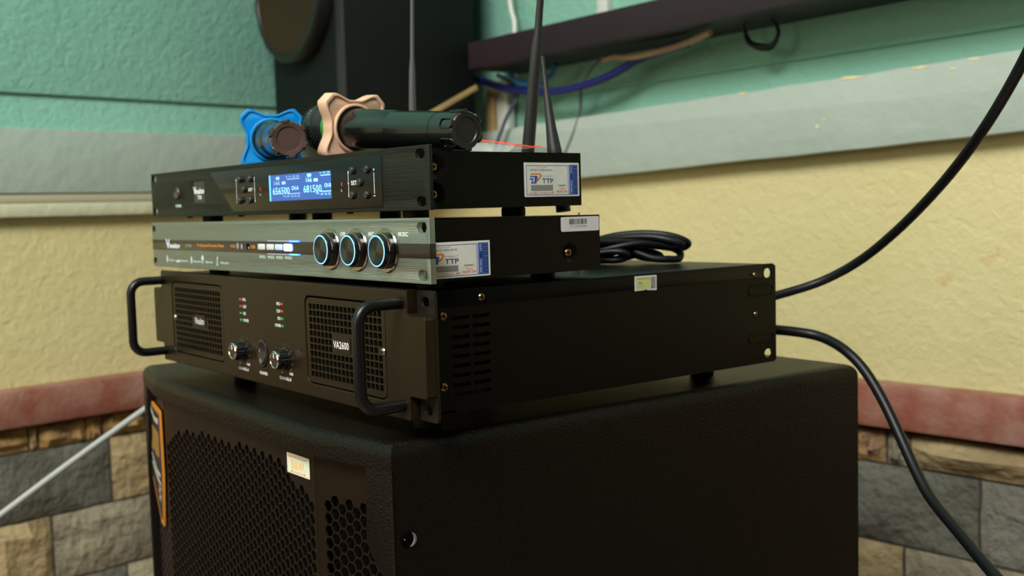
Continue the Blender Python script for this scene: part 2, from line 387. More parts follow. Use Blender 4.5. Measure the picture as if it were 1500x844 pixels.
PATL = {0: [(0.0, .15, 1), (.15, .36, 3), (.36, .555, 2), (.555, .628, 3), (.628, .655, 3), (.655, .728, 3), (.728, .742, 1), (.742, .90, 3), (.90, 1.1, 0)],
        1: [(0.0, .2, 2), (.2, .40, 4), (.40, .50, 2), (.50, .618, 1), (.618, .86, 0), (.86, 1.1, 2)],
        2: [(0.0, .24, 1), (.24, .47, 4), (.47, .715, 2), (.715, .80, 1), (.80, 1.1, 2)],
        3: [(0.0, .18, 0), (.18, .42, 1), (.42, .60, 2), (.60, .80, 4), (.80, 1.1, 1)]}
PATR = {0: [(0.0, .3, 2), (.3, .6, 0), (.6, .8, 1), (.8, 0.985, 2), (.985, 1.030, 3), (1.030, 1.062, 2), (1.062, 1.34, 1), (1.34, 1.6, 0)],
        1: [(0.0, .25, 1), (.25, .55, 4), (.55, .86, 2), (.86, 1.150, 0), (1.150, 1.40, 4), (1.40, 1.6, 1)],
        2: [(0.0, .3, 0), (.3, .62, 1), (.62, .93, 3), (.93, 1.053, 1), (1.053, 1.32, 2), (1.32, 1.6, 1)],
        3: [(0.0, .2, 2), (.2, .5, 1), (.5, .8, 0), (.8, 1.1, 4), (1.1, 1.35, 1), (1.35, 1.6, 0)]}
for F, par, PAT, ztop in ((FL, wall_l, PATL, 0.597), (FR, wall_r, PATR, 0.605)):
    zs = [ztop, 0.560, 0.4565, 0.352, 0.247, 0.142, 0.037]
    for row in range(6):
        rowp = PAT.get(row) or [(a+0.04*((row*3) % 4), min(a+0.2+0.04*((row*3) % 4), 1.6), (int(a*5)+row*2) % 5) for a in (0, .2, .4, .6, .8, 1.0, 1.2)]
        for a, b, k in rowp:
            seed += 1
            stone(F, a+0.002, b-0.002, zs[row+1]+0.002, zs[row]-0.002, STN[k], par, seed*1.37, 0.008+0.007*((seed*37) % 10)/10)

# ------------------------------------------------------------------ shelf, cables and speaker in the corner
sh = thing('wall_shelf', 'dark purple-brown shelf board fixed high on the wall beside the hanging black speaker', 'shelf', tuple(COR+DR*0.36+Z*1.13))
F0 = frame((0, 0, 0), DR, Z, NR)
t = MB(); t.plate([[(0.0, 0.0), (2.0, 0.040), (2.0, 0.084), (0.0, 0.043)]], F0, 0.120, SHLF, 0.120, bev=0.0015)
t.build('board', sh)
def cable(name, pts, r, m, label, cat='cable', smooth=2, seg=10, group=None):
    p0 = Vector(pts[0]); mb = MB(); mb.tube([Vector(p)-p0 for p in pts], r, m, seg, smooth)
    o = mb.build(name, smooth=60); o.location = p0; return tag(o, label, cat, group)
cable('network_cable', [(-0.9279, 0.7235, 1.1295), (-0.8512, 0.7295, 1.1033), (-0.8023, 0.7334, 1.0929), (-0.7398, 0.7383, 1.0847), (-0.6729, 0.7436, 1.0865), (-0.6027, 0.7491, 1.0987), (-0.5494, 0.7533, 1.1155), (-0.4659, 0.7598, 1.1259)], 0.0062, CBL,
      'dark blue cable sagging below the purple-brown wall shelf')
cable('signal_cable', [(-0.7144, 0.7303, 1.125), (-0.7372, 0.7385, 1.1106), (-0.7735, 0.7300, 1.100), (-0.8049, 0.7232, 1.108), (-0.8119, 0.7126, 1.1258)], 0.0040, CTE, 'short teal cable looped under the left end of the wall shelf')
cable('speaker_cable', [(-0.6134, 0.7382, 1.1180), (-0.5922, 0.7399, 1.121), (-0.5594, 0.7425, 1.117), (-0.5148, 0.746, 1.1190), (-0.4658, 0.7498, 1.1238), (-0.4028, 0.7347, 1.1300)], 0.0045, CBE, 'beige cable sagging just under the middle of the wall shelf')
cable('looped_cable', [(-0.3693, 0.7575, 1.1449), (-0.3785, 0.7768, 1.1316), (-0.3711, 0.7774, 1.1193-.004), (-0.353, 0.7788, 1.1071), (-0.3372, 0.78, 1.106), (-0.3266, 0.7809, 1.1205), (-0.3305, 0.7805, 1.1343), (-0.3313, 0.7605, 1.1455)], [.0022, .0026, .004, .0055, .0045, .0026, .0026, .0022], CORD, 'black cable loop hanging from the wall shelf underside')
cable('thin_cable', [(-0.6232, 0.7475, 1.127), (-0.6506, 0.7553, 1.1179), (-0.6801, 0.753, 1.0898), (-0.7044, 0.7712, 1.0558), (-0.7237, 0.7697, 1.0141), (-0.7601, 0.7668, 0.9579)], 0.0022, mat('thin_grey_cable', (0.10, 0.12, 0.12), 0.5), 'thin dark grey cable dropping from the shelf across the grey wall band')
cable('drop_cable', [(-0.8618, 0.7287, 1.125), (-0.8406, 0.7404, 1.110), (-0.8252, 0.7416, 1.0858), (-0.8511, 0.7396, 1.0566), (-0.8866, 0.7368, 1.000)], 0.0032, mat('blue_grey_cable', (0.05, 0.07, 0.12), 0.5), 'thin blue-grey cable drooping in front of the white trunking')
cable('white_cable', [(-0.8617, 0.7550, 1.42), (-0.8548, 0.7550, 1.2499), (-0.8445, 0.7550, 1.2146), (-0.8395, 0.7505, 1.1695)], 0.0042, CWH, 'slim white cable running down to the shelf next to the black speaker')
t = MB(); t.box((0.553, 1.172, 0), (0.575, 1.75, 0.020), CWH, 0.002, F=FR); tag(t.build('cable_trunking'), 'white plastic trunking on the green wall above the shelf', 'trunking')
t = MB(); t.box((0.3220, 0.99, 0.008), (0.3500, 1.120, 0.026), mat('white_trunking', (0.55, 0.60, 0.52), 0.5), 0.002, F=FR); tag(t.build('cable_trunking'), 'short white trunking on the wall under the left end of the shelf', 'trunking')
t = MB(); t.box((0.296, 0.97, 0.004), (0.3150, 1.120, 0.026), WOOD, 0.002, F=FR); tag(t.build('wooden_batten'), 'upright pale wooden batten on the wall behind the microphone', 'batten')
d_ = Vector((0, 0.6822-0.4988, 1.102-1.0109)).normalized()
t = MB(); t.box((-0.003, 0, -0.004), (0.003, 0.30, 0.004), WOOD, 0.001, F=frame((0, 0, 0), (1, 0, 0), d_, (0, -d_.z, d_.y)))
o = t.build('wooden_stick'); o.location = (-0.858, 0.6822-d_.y*0.30, 1.102-d_.z*0.30); tag(o, 'pale wooden stick leaning diagonally against the side of the black wall speaker', 'stick')

sp = thing('wall_speaker', 'large black speaker with round woofer in the corner behind the microphones', 'speaker', (-1.003, 0.575, 1.058))
t = MB(); t.box((-0.122, -0.123, 0.0), (0.122, 0.123, 0.46), SPKM, 0.004); t.build('cabinet', sp)
t = MB(); Fs = FRONT(-0.123)
t.lathe([(0.112, 0.0), (0.113, 0.022), (0.108, 0.028), (0.100, 0.028), (0.095, 0.020)], (-0.014, -0.123, 0.200), (0, -1, 0), mat('woofer_ring', (0.006, 0.006, 0.006), 0.4), 56); wf = t.build('woofer', sp, 50)
t = MB(); t.lathe([(0.099, 0.027), (0.094, 0.0275), (0.090, 0.025), (0.0, 0.024)], (-0.014, -0.123, 0.200), (0, -1, 0), SPKC, 48); t.build('cone', wf, 50)
t = MB(); t.box((0.096, -0.1245, 0.0), (0.122, -0.123, 0.46), mat('speaker_edge_strip', (0.022, 0.022, 0.022), 0.5), 0.001); t.build('corner_strip', sp)
t = MB(); t.box((-0.10, -0.10, -0.012), (0.10, 0.10, 0.0), RUB, 0.002); t.box((-0.03, 0.0, -0.10), (0.0, 0.16, -0.012), RUB, 0.002)
t.box((-0.21, 0.03, -0.06), (0.02, 0.06, -0.02), RUB, 0.002); t.build('wall_bracket', sp)

# ------------------------------------------------------------------ shared detail builders
def screw(h, x, y, z, axis, r, m, name='screw', parent=None):
    b = MB(h); A = Vector(axis).normalized(); U = A.orthogonal().normalized(); V = A.cross(U); o = Vector((x, y, z))
    b.lathe([(r, -0.0005), (r, 0.0004), (r*0.8, 0.0011), (r*0.35, 0.0014), (0, 0.00145)], o, A, m, 20)
    U, V = (U+V).normalized(), (V-U).normalized()
    for p, q_ in ((U, V), (V, U)):
        c = [o+A*0.00150+p*s1*r*0.6+q_*s2*r*0.14 for s1, s2 in ((-1, -1), (1, -1), (1, 1), (-1, 1))]
        b.add(c, [[0, 1, 2, 3]], VOID)
    return b.build(name, parent)
def feet(h, par, z0, pts, r=0.008):
    for x, y in pts:
        b = MB(h); b.lathe([(0, 0), (r*0.92, 0), (r, -0.001), (r, z0+h-0.001 if False else -(z0+h)+0.001), (r*0.95, -(z0+h)), (0, -(z0+h))], (x, y, z0), (0, 0, 1), RUB, 24)
        b.build('foot', par)

def ttp_sticker(par, h, F, u0, v0, w, hh, code):
    b = MB(h); b.plate([rrect(u0, v0-hh, u0+w, v0, 0.0006)], F, 0.00015, PAP, 0.00015)
    st = b.build('warranty_sticker', par, label='white and blue warranty sticker with orange and blue TTP logo')
    b = MB(h); X = lambda a: u0+w*a; Y = lambda c: v0-hh*c; n = 0.00022
    # blue outline
    for r_ in ((.035, .075, .83, .090), (.035, .94, .83, .955), (.035, .075, .043, .955)):
        b.flat([(X(r_[0]), Y(r_[1])), (X(r_[2]), Y(r_[1])), (X(r_[2]), Y(r_[3])), (X(r_[0]), Y(r_[3]))], F, n, PBLU)
    b.flat([(X(.785), Y(.075)), (X(.815), Y(.075)), (X(.815), Y(.94)), (X(.785), Y(.94))], F, n, PLIL)
    b.flat([(X(.82), Y(.055)), (X(.975), Y(.055)), (X(.975), Y(.955)), (X(.82), Y(.955))], F, n, PBLU)
    b.text('“ M.12 - Tem CMS ”', F, X(.19), Y(.155), hh*.045, PRED, w*.22, n)
    b.text('TEM ĐIỆN TỬ CHỐNG GIẢ SMS', F, X(.10), Y(.245), hh*.055, PBLK, w*.40, n)
    # logo: two stepped T shapes in blue, an arrow-tailed P in orange
    def P(l, m): b.flat([(X(a), Y(c)) for a, c in l], F, n, m)
    P([(.105, .385), (.215, .385), (.195, .60), (.175, .60), (.185, .42), (.10, .42)], PBLU)
    P([(.195, .385), (.235, .385), (.215, .60), (.175, .60)], PBLU)
    P([(.095, .455), (.165, .455), (.145, .60), (.125, .60), (.135, .495), (.092, .495)], PBLU)
    P([(.12, .575), (.205, .575), (.20, .61), (.115, .61)], PBLU)
    P([(.120, .310), (.285, .310), (.305, .340), (.305, .40), (.280, .47), (.235, .54), (.222, .50), (.262, .43), (.275, .37), (.262, .352), (.110, .352)], PORG)
    P([(.21, .52), (.222, .455), (.255, .51), (.215, .545)], PORG)
    b.text('CTY TNHH QUỐC TẾ', F, X(.315), Y(.415), hh*.035, GRYP, w*.20, n)
    b.text('TTP', F, X(.315), Y(.60), hh*.135, PNAV, w*.205, n, bold=0.02)
    P([(.115, .655), (.51, .655), (.51, .825), (.115, .825)], PGRY)
    b.text('Soạn', F, X(.075), Y(.915), hh*.055, GRYP, w*.065, n)
    b.text('QHG_TTP_mã số', F, X(.155), Y(.915), hh*.06, PRED, w*.25, n, bold=.02)
    b.text('gửi', F, X(.42), Y(.915), hh*.055, GRYP, w*.035, n)
    b.text('8077', F, X(.475), Y(.915), hh*.06, PRED, w*.06, n, bold=.02)
    b.text(code, F, X(.60), Y(.70), hh*.055, PBLK, w*.15, n)
    b.text('Hotline', F, X(.63), Y(.79), hh*.055, PRED, w*.10, n)
    b.text('096.9671.234', F, X(.57), Y(.885), hh*.065, PRED, w*.20, n, bold=.02)
    b.text('2022 2023', F, X(.862), Y(.90), w*.022, PAP, hh*.36, n+.0001, rot=R(90))
    b.text('2024 2025', F, X(.862), Y(.30), w*.022, PAP, hh*.20, n+.0001, rot=R(90))
    P([(.845, .33), (.852, .30), (.872, .30), (.878, .33), (.878, .46), (.872, .49), (.852, .49), (.845, .46)], mat('sticker_deep_blue', (0.0, 0.03, 0.32), .5))
    for c in range(2):
        for r_ in range(6):
            a = .892+c*.040; d = .11+r_*.137
            P([(a, d), (a+.032, d), (a+.032, d+.118), (a, d+.118)], mat('sticker_mid_blue', (0.02, 0.055, 0.26), .5))
            b.text(str(6-r_+6*c), F, X(a+.016), Y(d+.08), hh*.045, PLIL, None, n+.0001, 'C')
    b.build('printed_marking', st, smooth=0)
    return st

# ------------------------------------------------------------------ the big loudspeaker cabinet
CABH = 0.75
cab = thing('floor_loudspeaker', 'tall black textured loudspeaker cabinet with honeycomb grille carrying the stacked amplifiers', 'loudspeaker', (-0.0242, -0.022, 0.0), -0.0415)
A_, B_, C_, D_ = (0.0, 0.0), (-0.092, -0.019), (-0.425, -0.019), (-0.520, 0.0)
def inset(r): return [(0, r*1.02), (-0.092, -0.019+r), (-0.425, -0.019+r), (-0.520, r*1.02)]
REC = 0.008; DEP = 0.4957
b = MB(CABH)
# top slab with softened upper edges
bm_ = bmesh.new(); pl = [A_, B_, C_, D_, (-0.520, DEP), (0.0, DEP)]
lo = [bm_.verts.new((x, y, -0.0185)) for x, y in pl]; hi = [bm_.verts.new((x, y, 0.0)) for x, y in pl]
bm_.faces.new(lo[::-1]); tf_ = bm_.faces.new(hi)
for i in range(6): bm_.faces.new((lo[i], lo[(i+1) % 6], hi[(i+1) % 6], hi[i]))
ed = [e for e in bm_.edges if all(v in hi for v in e.verts)]
vert_e = [e for e in bm_.edges if (e.verts[0] in lo) != (e.verts[1] in lo) and min(v.co.x for v in e.verts) < -0.5]
bmesh.ops.bevel(bm_, geom=ed, offset=0.0105, segments=6, affect='EDGES', profile=0.5)
b.bm(bm_, CABM)
# main body, recessed behind the grille
ins = inset(REC+0.020); 
b.plate([[(0.0, 0.0022), (-0.007, 0.0022), (-0.009, ins[0][1]), ins[1], ins[2], (-0.511, ins[3][1]), (-0.513, 0.0022), (-0.520, 0.0022), (-0.520, DEP), (0.0, DEP)]], frame((0, 0, 0), (1, 0, 0), (0, 1, 0), (0, 0, 1)), 0.7305, CABM, -0.0185, bev=0.0)
# facet frames
def facet(P0, P1):
    u = Vector((P1[0]-P0[0], P1[1]-P0[1], 0)); L_ = u.length; u.normalize(); n = Vector((u.y, -u.x, 0))
    if n.y > 0: n = -n
    return frame((P0[0], P0[1], 0), u, Z, n), L_
FRt, LR = facet(A_, B_); FCt, LC = facet(B_, C_); FLt, LLt = facet(C_, D_)
# right stile whose inner edge flares near the port
st_ = [(0.0, -0.0180), (0.0265, -0.0180), (0.0285, -0.068), (0.0245, -0.078), (0.0135, -0.090), (0.008, -0.104), (0.007, -0.30), (0.012, -0.33), (0.0285, -0.35), (0.0285, -0.72), (0.0, -0.72)]
b.plate([st_], FRt, 0.020, CABM, 0.0, bev=0.0012)
b.plate([[(LLt, -0.0180), (LLt-0.0265, -0.0180), (LLt-0.0285, -0.068), (LLt-0.0135, -0.090), (LLt-0.008, -0.104), (LLt-0.007, -0.30), (LLt-0.0285, -0.35), (LLt-0.0285, -0.72), (LLt, -0.72)]], FLt, 0.020, CABM, 0.0, bev=0.0012)
for F, L_ in ((FRt, LR), (FCt, LC), (FLt, LLt)): b.plate([[(0, -0.70), (L_, -0.70), (L_, -0.749), (0, -0.749)]], F, 0.030, CABM, 0.0)
b.build('cabinet', cab)
# honeycomb grille: three steel facets in front of black foam
def hexgrid(F, L_, u0, u1, v0, v1, inside, p=0.0091, web=0.0012, rec=REC, t_=0.0012):
    bm = bmesh.new(); du = p*0.8660; circR = p/math.sqrt(3); holeR = (p-web)/math.sqrt(3)
    cache = {}
    def V(u, v, n):
        k = (round(u, 5), round(v, 5), round(n, 5))
        if k not in cache: cache[k] = bm.verts.new((u, v, n))
        return cache[k]
    nu = int((u1-u0)/du)+3
    for i in range(-1, nu):
        for j in range(-1, int((v1-v0)/p)+3):
            cu_ = u0+i*du; cv = v1-j*p-(p/2 if i % 2 else 0)
            O = [(cu_+circR*math.cos(R(60*k)), cv+circR*math.sin(R(60*k))) for k in range(6)]
            if inside(cu_, cv):
                I = [(cu_+holeR*math.cos(R(60*k)), cv+holeR*math.sin(R(60*k))) for k in range(6)]
                for k in range(6):
                    l = (k+1) % 6
                    bm.faces.new((V(*O[k], 0), V(*O[l], 0), V(*I[l], 0), V(*I[k], 0)))
                    bm.faces.new((V(*I[k], 0), V(*I[l], 0), V(*I[l], -t_), V(*I[k], -t_)))
            else:
                bm.faces.new([V(*q_, 0) for q_ in O])
    for co, no in (((u0, 0, 0), (-1, 0, 0)), ((u1, 0, 0), (1, 0, 0)), ((0, v0, 0), (0, -1, 0)), ((0, v1, 0), (0, 1, 0))):
        bmesh.ops.bisect_plane(bm, geom=bm.verts[:]+bm.edges[:]+bm.faces[:], plane_co=co, plane_no=no, clear_outer=True)
    for v in bm.verts: v.co = at(F, v.co.x, v.co.y, v.co.z-rec)
    return bm
def top_c(u):                                    # hole field of the centre facet, u measured leftwards from B_
    x = u
    t0 = -0.0300-0.000045*(x-0.06)*1000
    if x < 0.058: t0 = -0.0330-(0.058-x)*0.40
    if x > LC-0.058: t0 = -0.0400-(x-(LC-0.058))*0.40
    return t0
b = MB(CABH)
b.bm(hexgrid(FCt, LC, 0.0, LC, -0.70, -0.0195, lambda u, v: 0.006 < u < LC-0.008 and -0.69 < v < top_c(u)-0.004), GRL); g1 = b.build('grille', cab, smooth=0)
b = MB(CABH)
b.bm(hexgrid(FRt, LR, 0.0, LR, -0.70, -0.0195, lambda u, v: u < 0.0845 and -0.69 < v < -0.0490 and (u > 0.032 or v < -0.092 or (u > 0.024 and v < -0.078))), GRL); b.build('grille', cab, smooth=0)
b = MB(CABH)
b.bm(hexgrid(FLt, LLt, 0.0, LLt, -0.70, -0.0195, lambda u, v: u > 0.0075 and -0.69 < v < -0.0490 and (u < LLt-0.032 or v < -0.092)), GRL); b.build('grille', cab, smooth=0)
b = MB(CABH); i2 = inset(REC+0.006)
b.add([(x, y, z) for x, y in i2 for z in (-0.72, -0.022)], [[0, 1, 3, 2], [2, 3, 5, 4], [4, 5, 7, 6]], FOAM); b.build('foam_lining', cab, smooth=0)
# bolt hole on the right flank: shade painted as dark disc, glint as crescent
b = MB(CABH); o_ = Vector((0.0004, 0.0108, -0.0655)); b.lathe([(0.0056, 0.0), (0.0053, 0.0003), (0.0, 0.0003)], o_, (1, 0, 0), VOID, 24)
b.tube([o_+Vector((0.0004, 0.0050*math.cos(R(a)), 0.0050*math.sin(R(a)))) for a in range(-80, 61, 14)], [0.0002+0.0011*math.sin(math.pi*k/10) for k in range(11)], mat('bolt_hole_glint', (0.16, 0.18, 0.17), 0.35, 0.4), 8)
b.lathe([(0.0007, 0.0), (0.0, 0.0009)], o_+Vector((0.0003, -0.0030, 0.0005)), (1, 0, 0), SCRW, 8)
b.build('bolt_hole', cab)
# side grip on the left flank
b = MB(CABH); b.plate([rrect(0.002, -0.105, 0.16, -0.036, 0.012)], frame((-0.515, 0, 0), (0, 1, 0), (0, 0, 1), (-1, 0, 0)), 0.004, VOID, 0.003, bev=0.001); b.build('side_handle', cab, label='black recessed carrying handle')
# pearl sticker on the grille
b = MB(CABH); SU0, SU1 = 0.0078, 0.0455
FCs = frame(at(FCt, 0, 0, 0), (1, 0, 0), Z, FCt[3])   # u to the right, origin at B_
Fst = frame((-0.1375, -0.011, 0), (0.99997, 0, -0.0), Z, (0, -1, 0))
Fst = frame((-0.1390, -0.0112, -0.0262), (1, 0, 0.028), Z, (0, -1, 0))
W_, H_ = 0.0385, 0.0152
b.plate([rrect(0, -H_, W_, 0, 0.0004)], Fst, 0.0002, PIRD, 0.0002)
stk = b.build('sticker', cab, label='pearly white and orange sticker reading B&W.')
b = MB(CABH)
b.text('B&W.', Fst, 0.0078, -0.0112, 0.0062, PAMB, 0.0235, 0.00026, bold=.02)
b.text('BEYOND WE TRUST QUALITY', Fst, 0.0030, -0.0030, 0.0013, PRED, 0.0325, 0.00026, bold=.02)
b.text('♥ THE SOUND SERIES ♥', Fst, 0.0070, -0.0139, 0.0011, PRED, 0.024, 0.00026)
for r_ in ((.0008, -.0008, W_-.0008, -.0012), (.0008, -H_+.0008, W_-.0008, -H_+.0012)): b.flat([(r_[0], r_[1]), (r_[2], r_[1]), (r_[2], r_[3]), (r_[0], r_[3])], Fst, 0.00026, PAMB)
b.build('printed_marking', stk, smooth=0)
# long orange-edged badge on the left facet
b = MB(CABH); FB = frame(FLt[0], -FLt[1], Z, FLt[3]); OB = -0.006
bo = [(-0.093, -0.035), (-0.004, -0.035), (-0.001, -0.098), (-0.016, -0.152), (-0.030, -0.152), (-0.093, -0.118)]
bi = [(-0.088, -0.039), (-0.008, -0.039), (-0.006, -0.097), (-0.019, -0.146), (-0.030, -0.146), (-0.088, -0.113)]
b.plate([bo], FB, 0.002, mat('badge_orange', (0.62, 0.24, 0.03), 0.4), OB+0.0018); bdg = b.build('badge', cab, label='black badge with orange outline')
b = MB(CABH); nb = OB+0.0022
b.plate([bi], FB, 0.0006, mat('badge_black', (0.02, 0.018, 0.016), 0.4), nb)
nb += .0003; GLD = mat('badge_gold', (0.45, 0.25, 0.06), 0.4); SLV = mat('badge_silver', (0.55, 0.56, 0.55), 0.35)
def PB(l, m): b.flat(l, FB, nb, m)
PB([(-.080, -.036), (-.045, -.046), (-.014, -.044), (-.014, -.050), (-.045, -.051), (-.080, -.042)], SLV)
for i in range(6): PB([(-.078+i*.011, -.058), (-.070+i*.011, -.058), (-.070+i*.011, -.086+.002*(i % 3)), (-.078+i*.011, -.084)], GLD)
for k in range(2): PB([(-.080, -.088-k*.009), (-.040, -.099-k*.006), (-.014, -.099-k*.009), (-.014, -.103-k*.009), (-.042, -.104-k*.006), (-.080, -.092-k*.009)], SLV)
qc = [(.7, .05, .04), (.05, .3, .1), (.1, .15, .5), (.7, .6, .1), (.6, .6, .6), (.5, .05, .3)]
for i in range(3):
    for j in range(4):
        c = qc[(i*5+j*3) % 6]; PB([(-.034+i*.0065, -.113-j*.004), (-.028+i*.0065, -.113-j*.004), (-.028+i*.0065, -.1165-j*.004), (-.034+i*.0065, -.1165-j*.004)], mat('badge_dot_%d' % ((i*5+j*3) % 6), c, .4))
b.build('printed_marking', bdg, smooth=0)

# ------------------------------------------------------------------ power amplifier
AH = 0.1007
amp = thing('power_amplifier', 'black two-unit power amplifier with two front handles, lowest in the stack', 'amplifier', (0, 0, 0.75), -0.0032)
W = 0.4826; AHt = 0.0867; FD = 0.008
b = MB(AH)
# ear plate with four rack holes
eh = [rrect(-0.0160+dx, v-0.0033, -0.0062+dx, v+0.0033, 0.0030) for dx in (0, -W+0.0222) for v in (-0.0075, -AHt+0.0075)]
b.plate([rrect(-W, -AHt, 0, 0, 0.0025)]+eh, FRONT(0), 0.0022, EAR, 0.0); b.build('rack_ear_plate', amp)
b = MB(AH); NX = 0.0205; NZ = 0.0165
outl = [(-NX, 0), (-NX, -NZ+0.001), (-0.0190, -NZ), (-0.002, -NZ), (0.0, -NZ-0.002), (0, -AHt+NZ+0.002), (-0.002, -AHt+NZ), (-0.0190, -AHt+NZ), (-NX, -AHt+NZ-0.001), (-NX, -AHt+0.001), (-NX-0.001, -AHt),
        (-W+NX+0.001, -AHt), (-W+NX, -AHt+0.001), (-W+NX, -AHt+NZ-0.001), (-W+0.019, -AHt+NZ), (-W+0.002, -AHt+NZ), (-W, -AHt+NZ+0.002), (-W, -NZ-0.002), (-W+0.002, -NZ), (-W+0.019, -NZ), (-W+NX, -NZ+0.001), (-W+NX, -0.001), (-W+NX+0.001, 0)]
GR = (-0.1640, -0.0485, -0.0765, -0.0098); GLf = (-0.4345, -0.3170, -0.0765, -0.0085)
holes = [rrect(g[0], g[2], g[1], g[3], 0.0065) for g in (GR, GLf)]
b.plate([outl]+holes, FRONT(0), FD, AMPF, FD, bev=0.0008); b.build('front_panel', amp, smooth=18)
for g in (GR, GLf):
    b = MB(AH); b.flat(rrect(g[0], g[2], g[1], g[3]), FRONT(0), 0.0012, FOAM); b.build('dust_foam', amp, smooth=0)
def ventgrille(g, badge, scr, text, mirror=False):
    x0, x1, z0, z1 = g; m_ = 0.0012; x0 += m_; x1 -= m_; z0 += m_; z1 -= m_
    cols, rows = 18, 11; cw = (x1-x0-0.0080)/cols; rh = (z1-z0-0.0080)/rows; hs = []
    for i in range(cols):
        for j in range(rows):
            ax = x0+0.004+i*cw; az = z1-0.004-j*rh; cx, cz = ax+cw/2, az-rh/2
            if badge[0]-cw*.4 < cx < badge[1]+cw*.4 and badge[3] > cz > badge[2]: continue
            if abs(cx-scr) < cw*1.3 and abs(cz+0.0430) < rh*0.8: continue
            hs.append(rrect(ax+0.00052, az-rh+0.00048, ax+cw-0.00052, az-0.00048, 0.0003, 1))
    b = MB(AH); b.plate([rrect(x0, z0, x1, z1, 0.0055)]+hs, FRONT(0), 0.0016, AMPG, 0.0074); o = b.build('vent_grille', amp)
    b = MB(AH); b.plate([rrect(badge[0], badge[2], badge[1], badge[3], 0.0005)], FRONT(0), 0.0012, AMPG, 0.0080)
    b.text(text, FRONT(0), (badge[0]+badge[1])/2, (badge[2]+badge[3])/2-0.0028, 0.0052 if text[1] == 'A' else 0.0058, WHT, (badge[1]-badge[0])*0.86, 0.00815, 'C', bold=.015)
    b.build('badge_plate', o, smooth=0)
    screw(AH, scr, -0.0078, -0.0430, (0, -1, 0), 0.0026, SCRS, 'screw', o)
ventgrille(GR, (-0.1230, -0.0968, -0.0490, -0.0375), -0.0520, 'VA2600')
ventgrille(GLf, (-0.3825, -0.3570, -0.0485, -0.0375), -0.4290, 'Vinaktv')
# handles
for hx in (-0.4540, -0.0285):
    y0 = -FD; yb = -FD-0.0325; zt, zb = -0.0085, -0.0770; rr = 0.012; pts = [(hx, y0+0.002, zt), (hx, y0-0.010, zt), (hx, yb+rr, zt)]
    for k in range(1, 6): a = R(90*k/6); pts.append((hx, yb+rr-rr*math.sin(a), zt-rr+rr*math.cos(a)))
    pts.append((hx, yb, zt-rr)); pts.append((hx, yb, (zt+zb)/2)); pts.append((hx, yb, zb+rr))
    for k in range(1, 6): a = R(90*k/6); pts.append((hx, yb+rr-rr*math.cos(a), zb+rr-rr*math.sin(a)))
    pts += [(hx, yb+rr, zb), (hx, y0-0.010, zb), (hx, y0+0.002, zb)]
    b = MB(AH); b.tube(pts, 0.0041, HND, 18); b.build('handle', amp, smooth=60)
# knobs
for kx, nm in ((-0.2772, 'A'), (-0.1988, 'B')):
    b = MB(AH)
    b.lathe([(0.0092, 0), (0.0092, 0.0008), (0.0074, 0.0010), (0.0074, 0.0085), (0.0070, 0.0092), (0.0066, 0.0094)], (kx, -FD, -0.0615), (0, -1, 0), KNB, 32)
    for k in range(20):
        a = 2*math.pi*k/20; c = Vector((math.cos(a), 0, math.sin(a))); s_ = Vector((-math.sin(a), 0, math.cos(a)))*0.0005
        o_ = Vector((kx, -FD, -0.0615)); p_ = [o_+c*0.0074+s_, o_+c*0.0078, o_+c*0.0074-s_]
        b.add([q_+Vector((0, -0.0015, 0)) for q_ in p_]+[q_+Vector((0, -0.0080, 0)) for q_ in p_], [[0, 1, 4, 3], [1, 2, 5, 4]], KNB)
    kn = b.build('knob', amp)
    b = MB(AH); b.lathe([(0.0071, 0.0090), (0.0071, 0.0101), (0.0064, 0.0106), (0.0060, 0.0103), (0, 0.0103)], (kx, -FD, -0.0615), (0, -1, 0), CHRB, 32, mats=[CHRB, CHRB, CHRB, mat('knob_face_dark', (0.05, 0.042, 0.03), 0.3, 0.6)])
    b.box((kx-0.0004, -FD-0.0108, -0.0600), (kx+0.0004, -FD-0.0103, -0.0560), WHT); b.build('cap', kn)
# rocker switch
b = MB(AH)
F_ = FRONT(-FD); px_, pz_ = -0.2400, -0.0610
b.plate([circ(px_, pz_, 0.0088, 32, 0.0115), circ(px_, pz_, 0.0070, 32, 0.0094)], F_, 0.0016, mat('switch_bezel', (0.02, 0.02, 0.02), 0.25), 0.0012, bev=0.0004); sw = b.build('power_switch', amp)
b = MB(AH); ov = circ(px_, pz_, 0.0068, 32, 0.0092)
vs = [at(F_, x, y, 0.0004+abs(y-pz_-0.002)*0.22) for x, y in ov]; b.add(vs+[at(F_, px_, pz_+0.002, 0.0002)], [[i, (i+1) % 32, 32] for i in range(32)], mat('rocker_black', (0.012, 0.012, 0.012), 0.3))
b.add(vs+[v+Vector((0, 0.003, 0)) for v in vs], [[i, (i+1) % 32, 32+(i+1) % 32, 32+i] for i in range(32)], mat('rocker_black', (0.012, 0.012, 0.012), 0.3))
b.text('I', F_, px_-0.001, pz_+0.0015, 0.0028, WHTD, None, 0.0026, 'C'); b.text('O', F_, px_+0.0005, pz_-0.0068, 0.0028, WHTD, None, 0.0026, 'C')
b.build('rocker', sw)
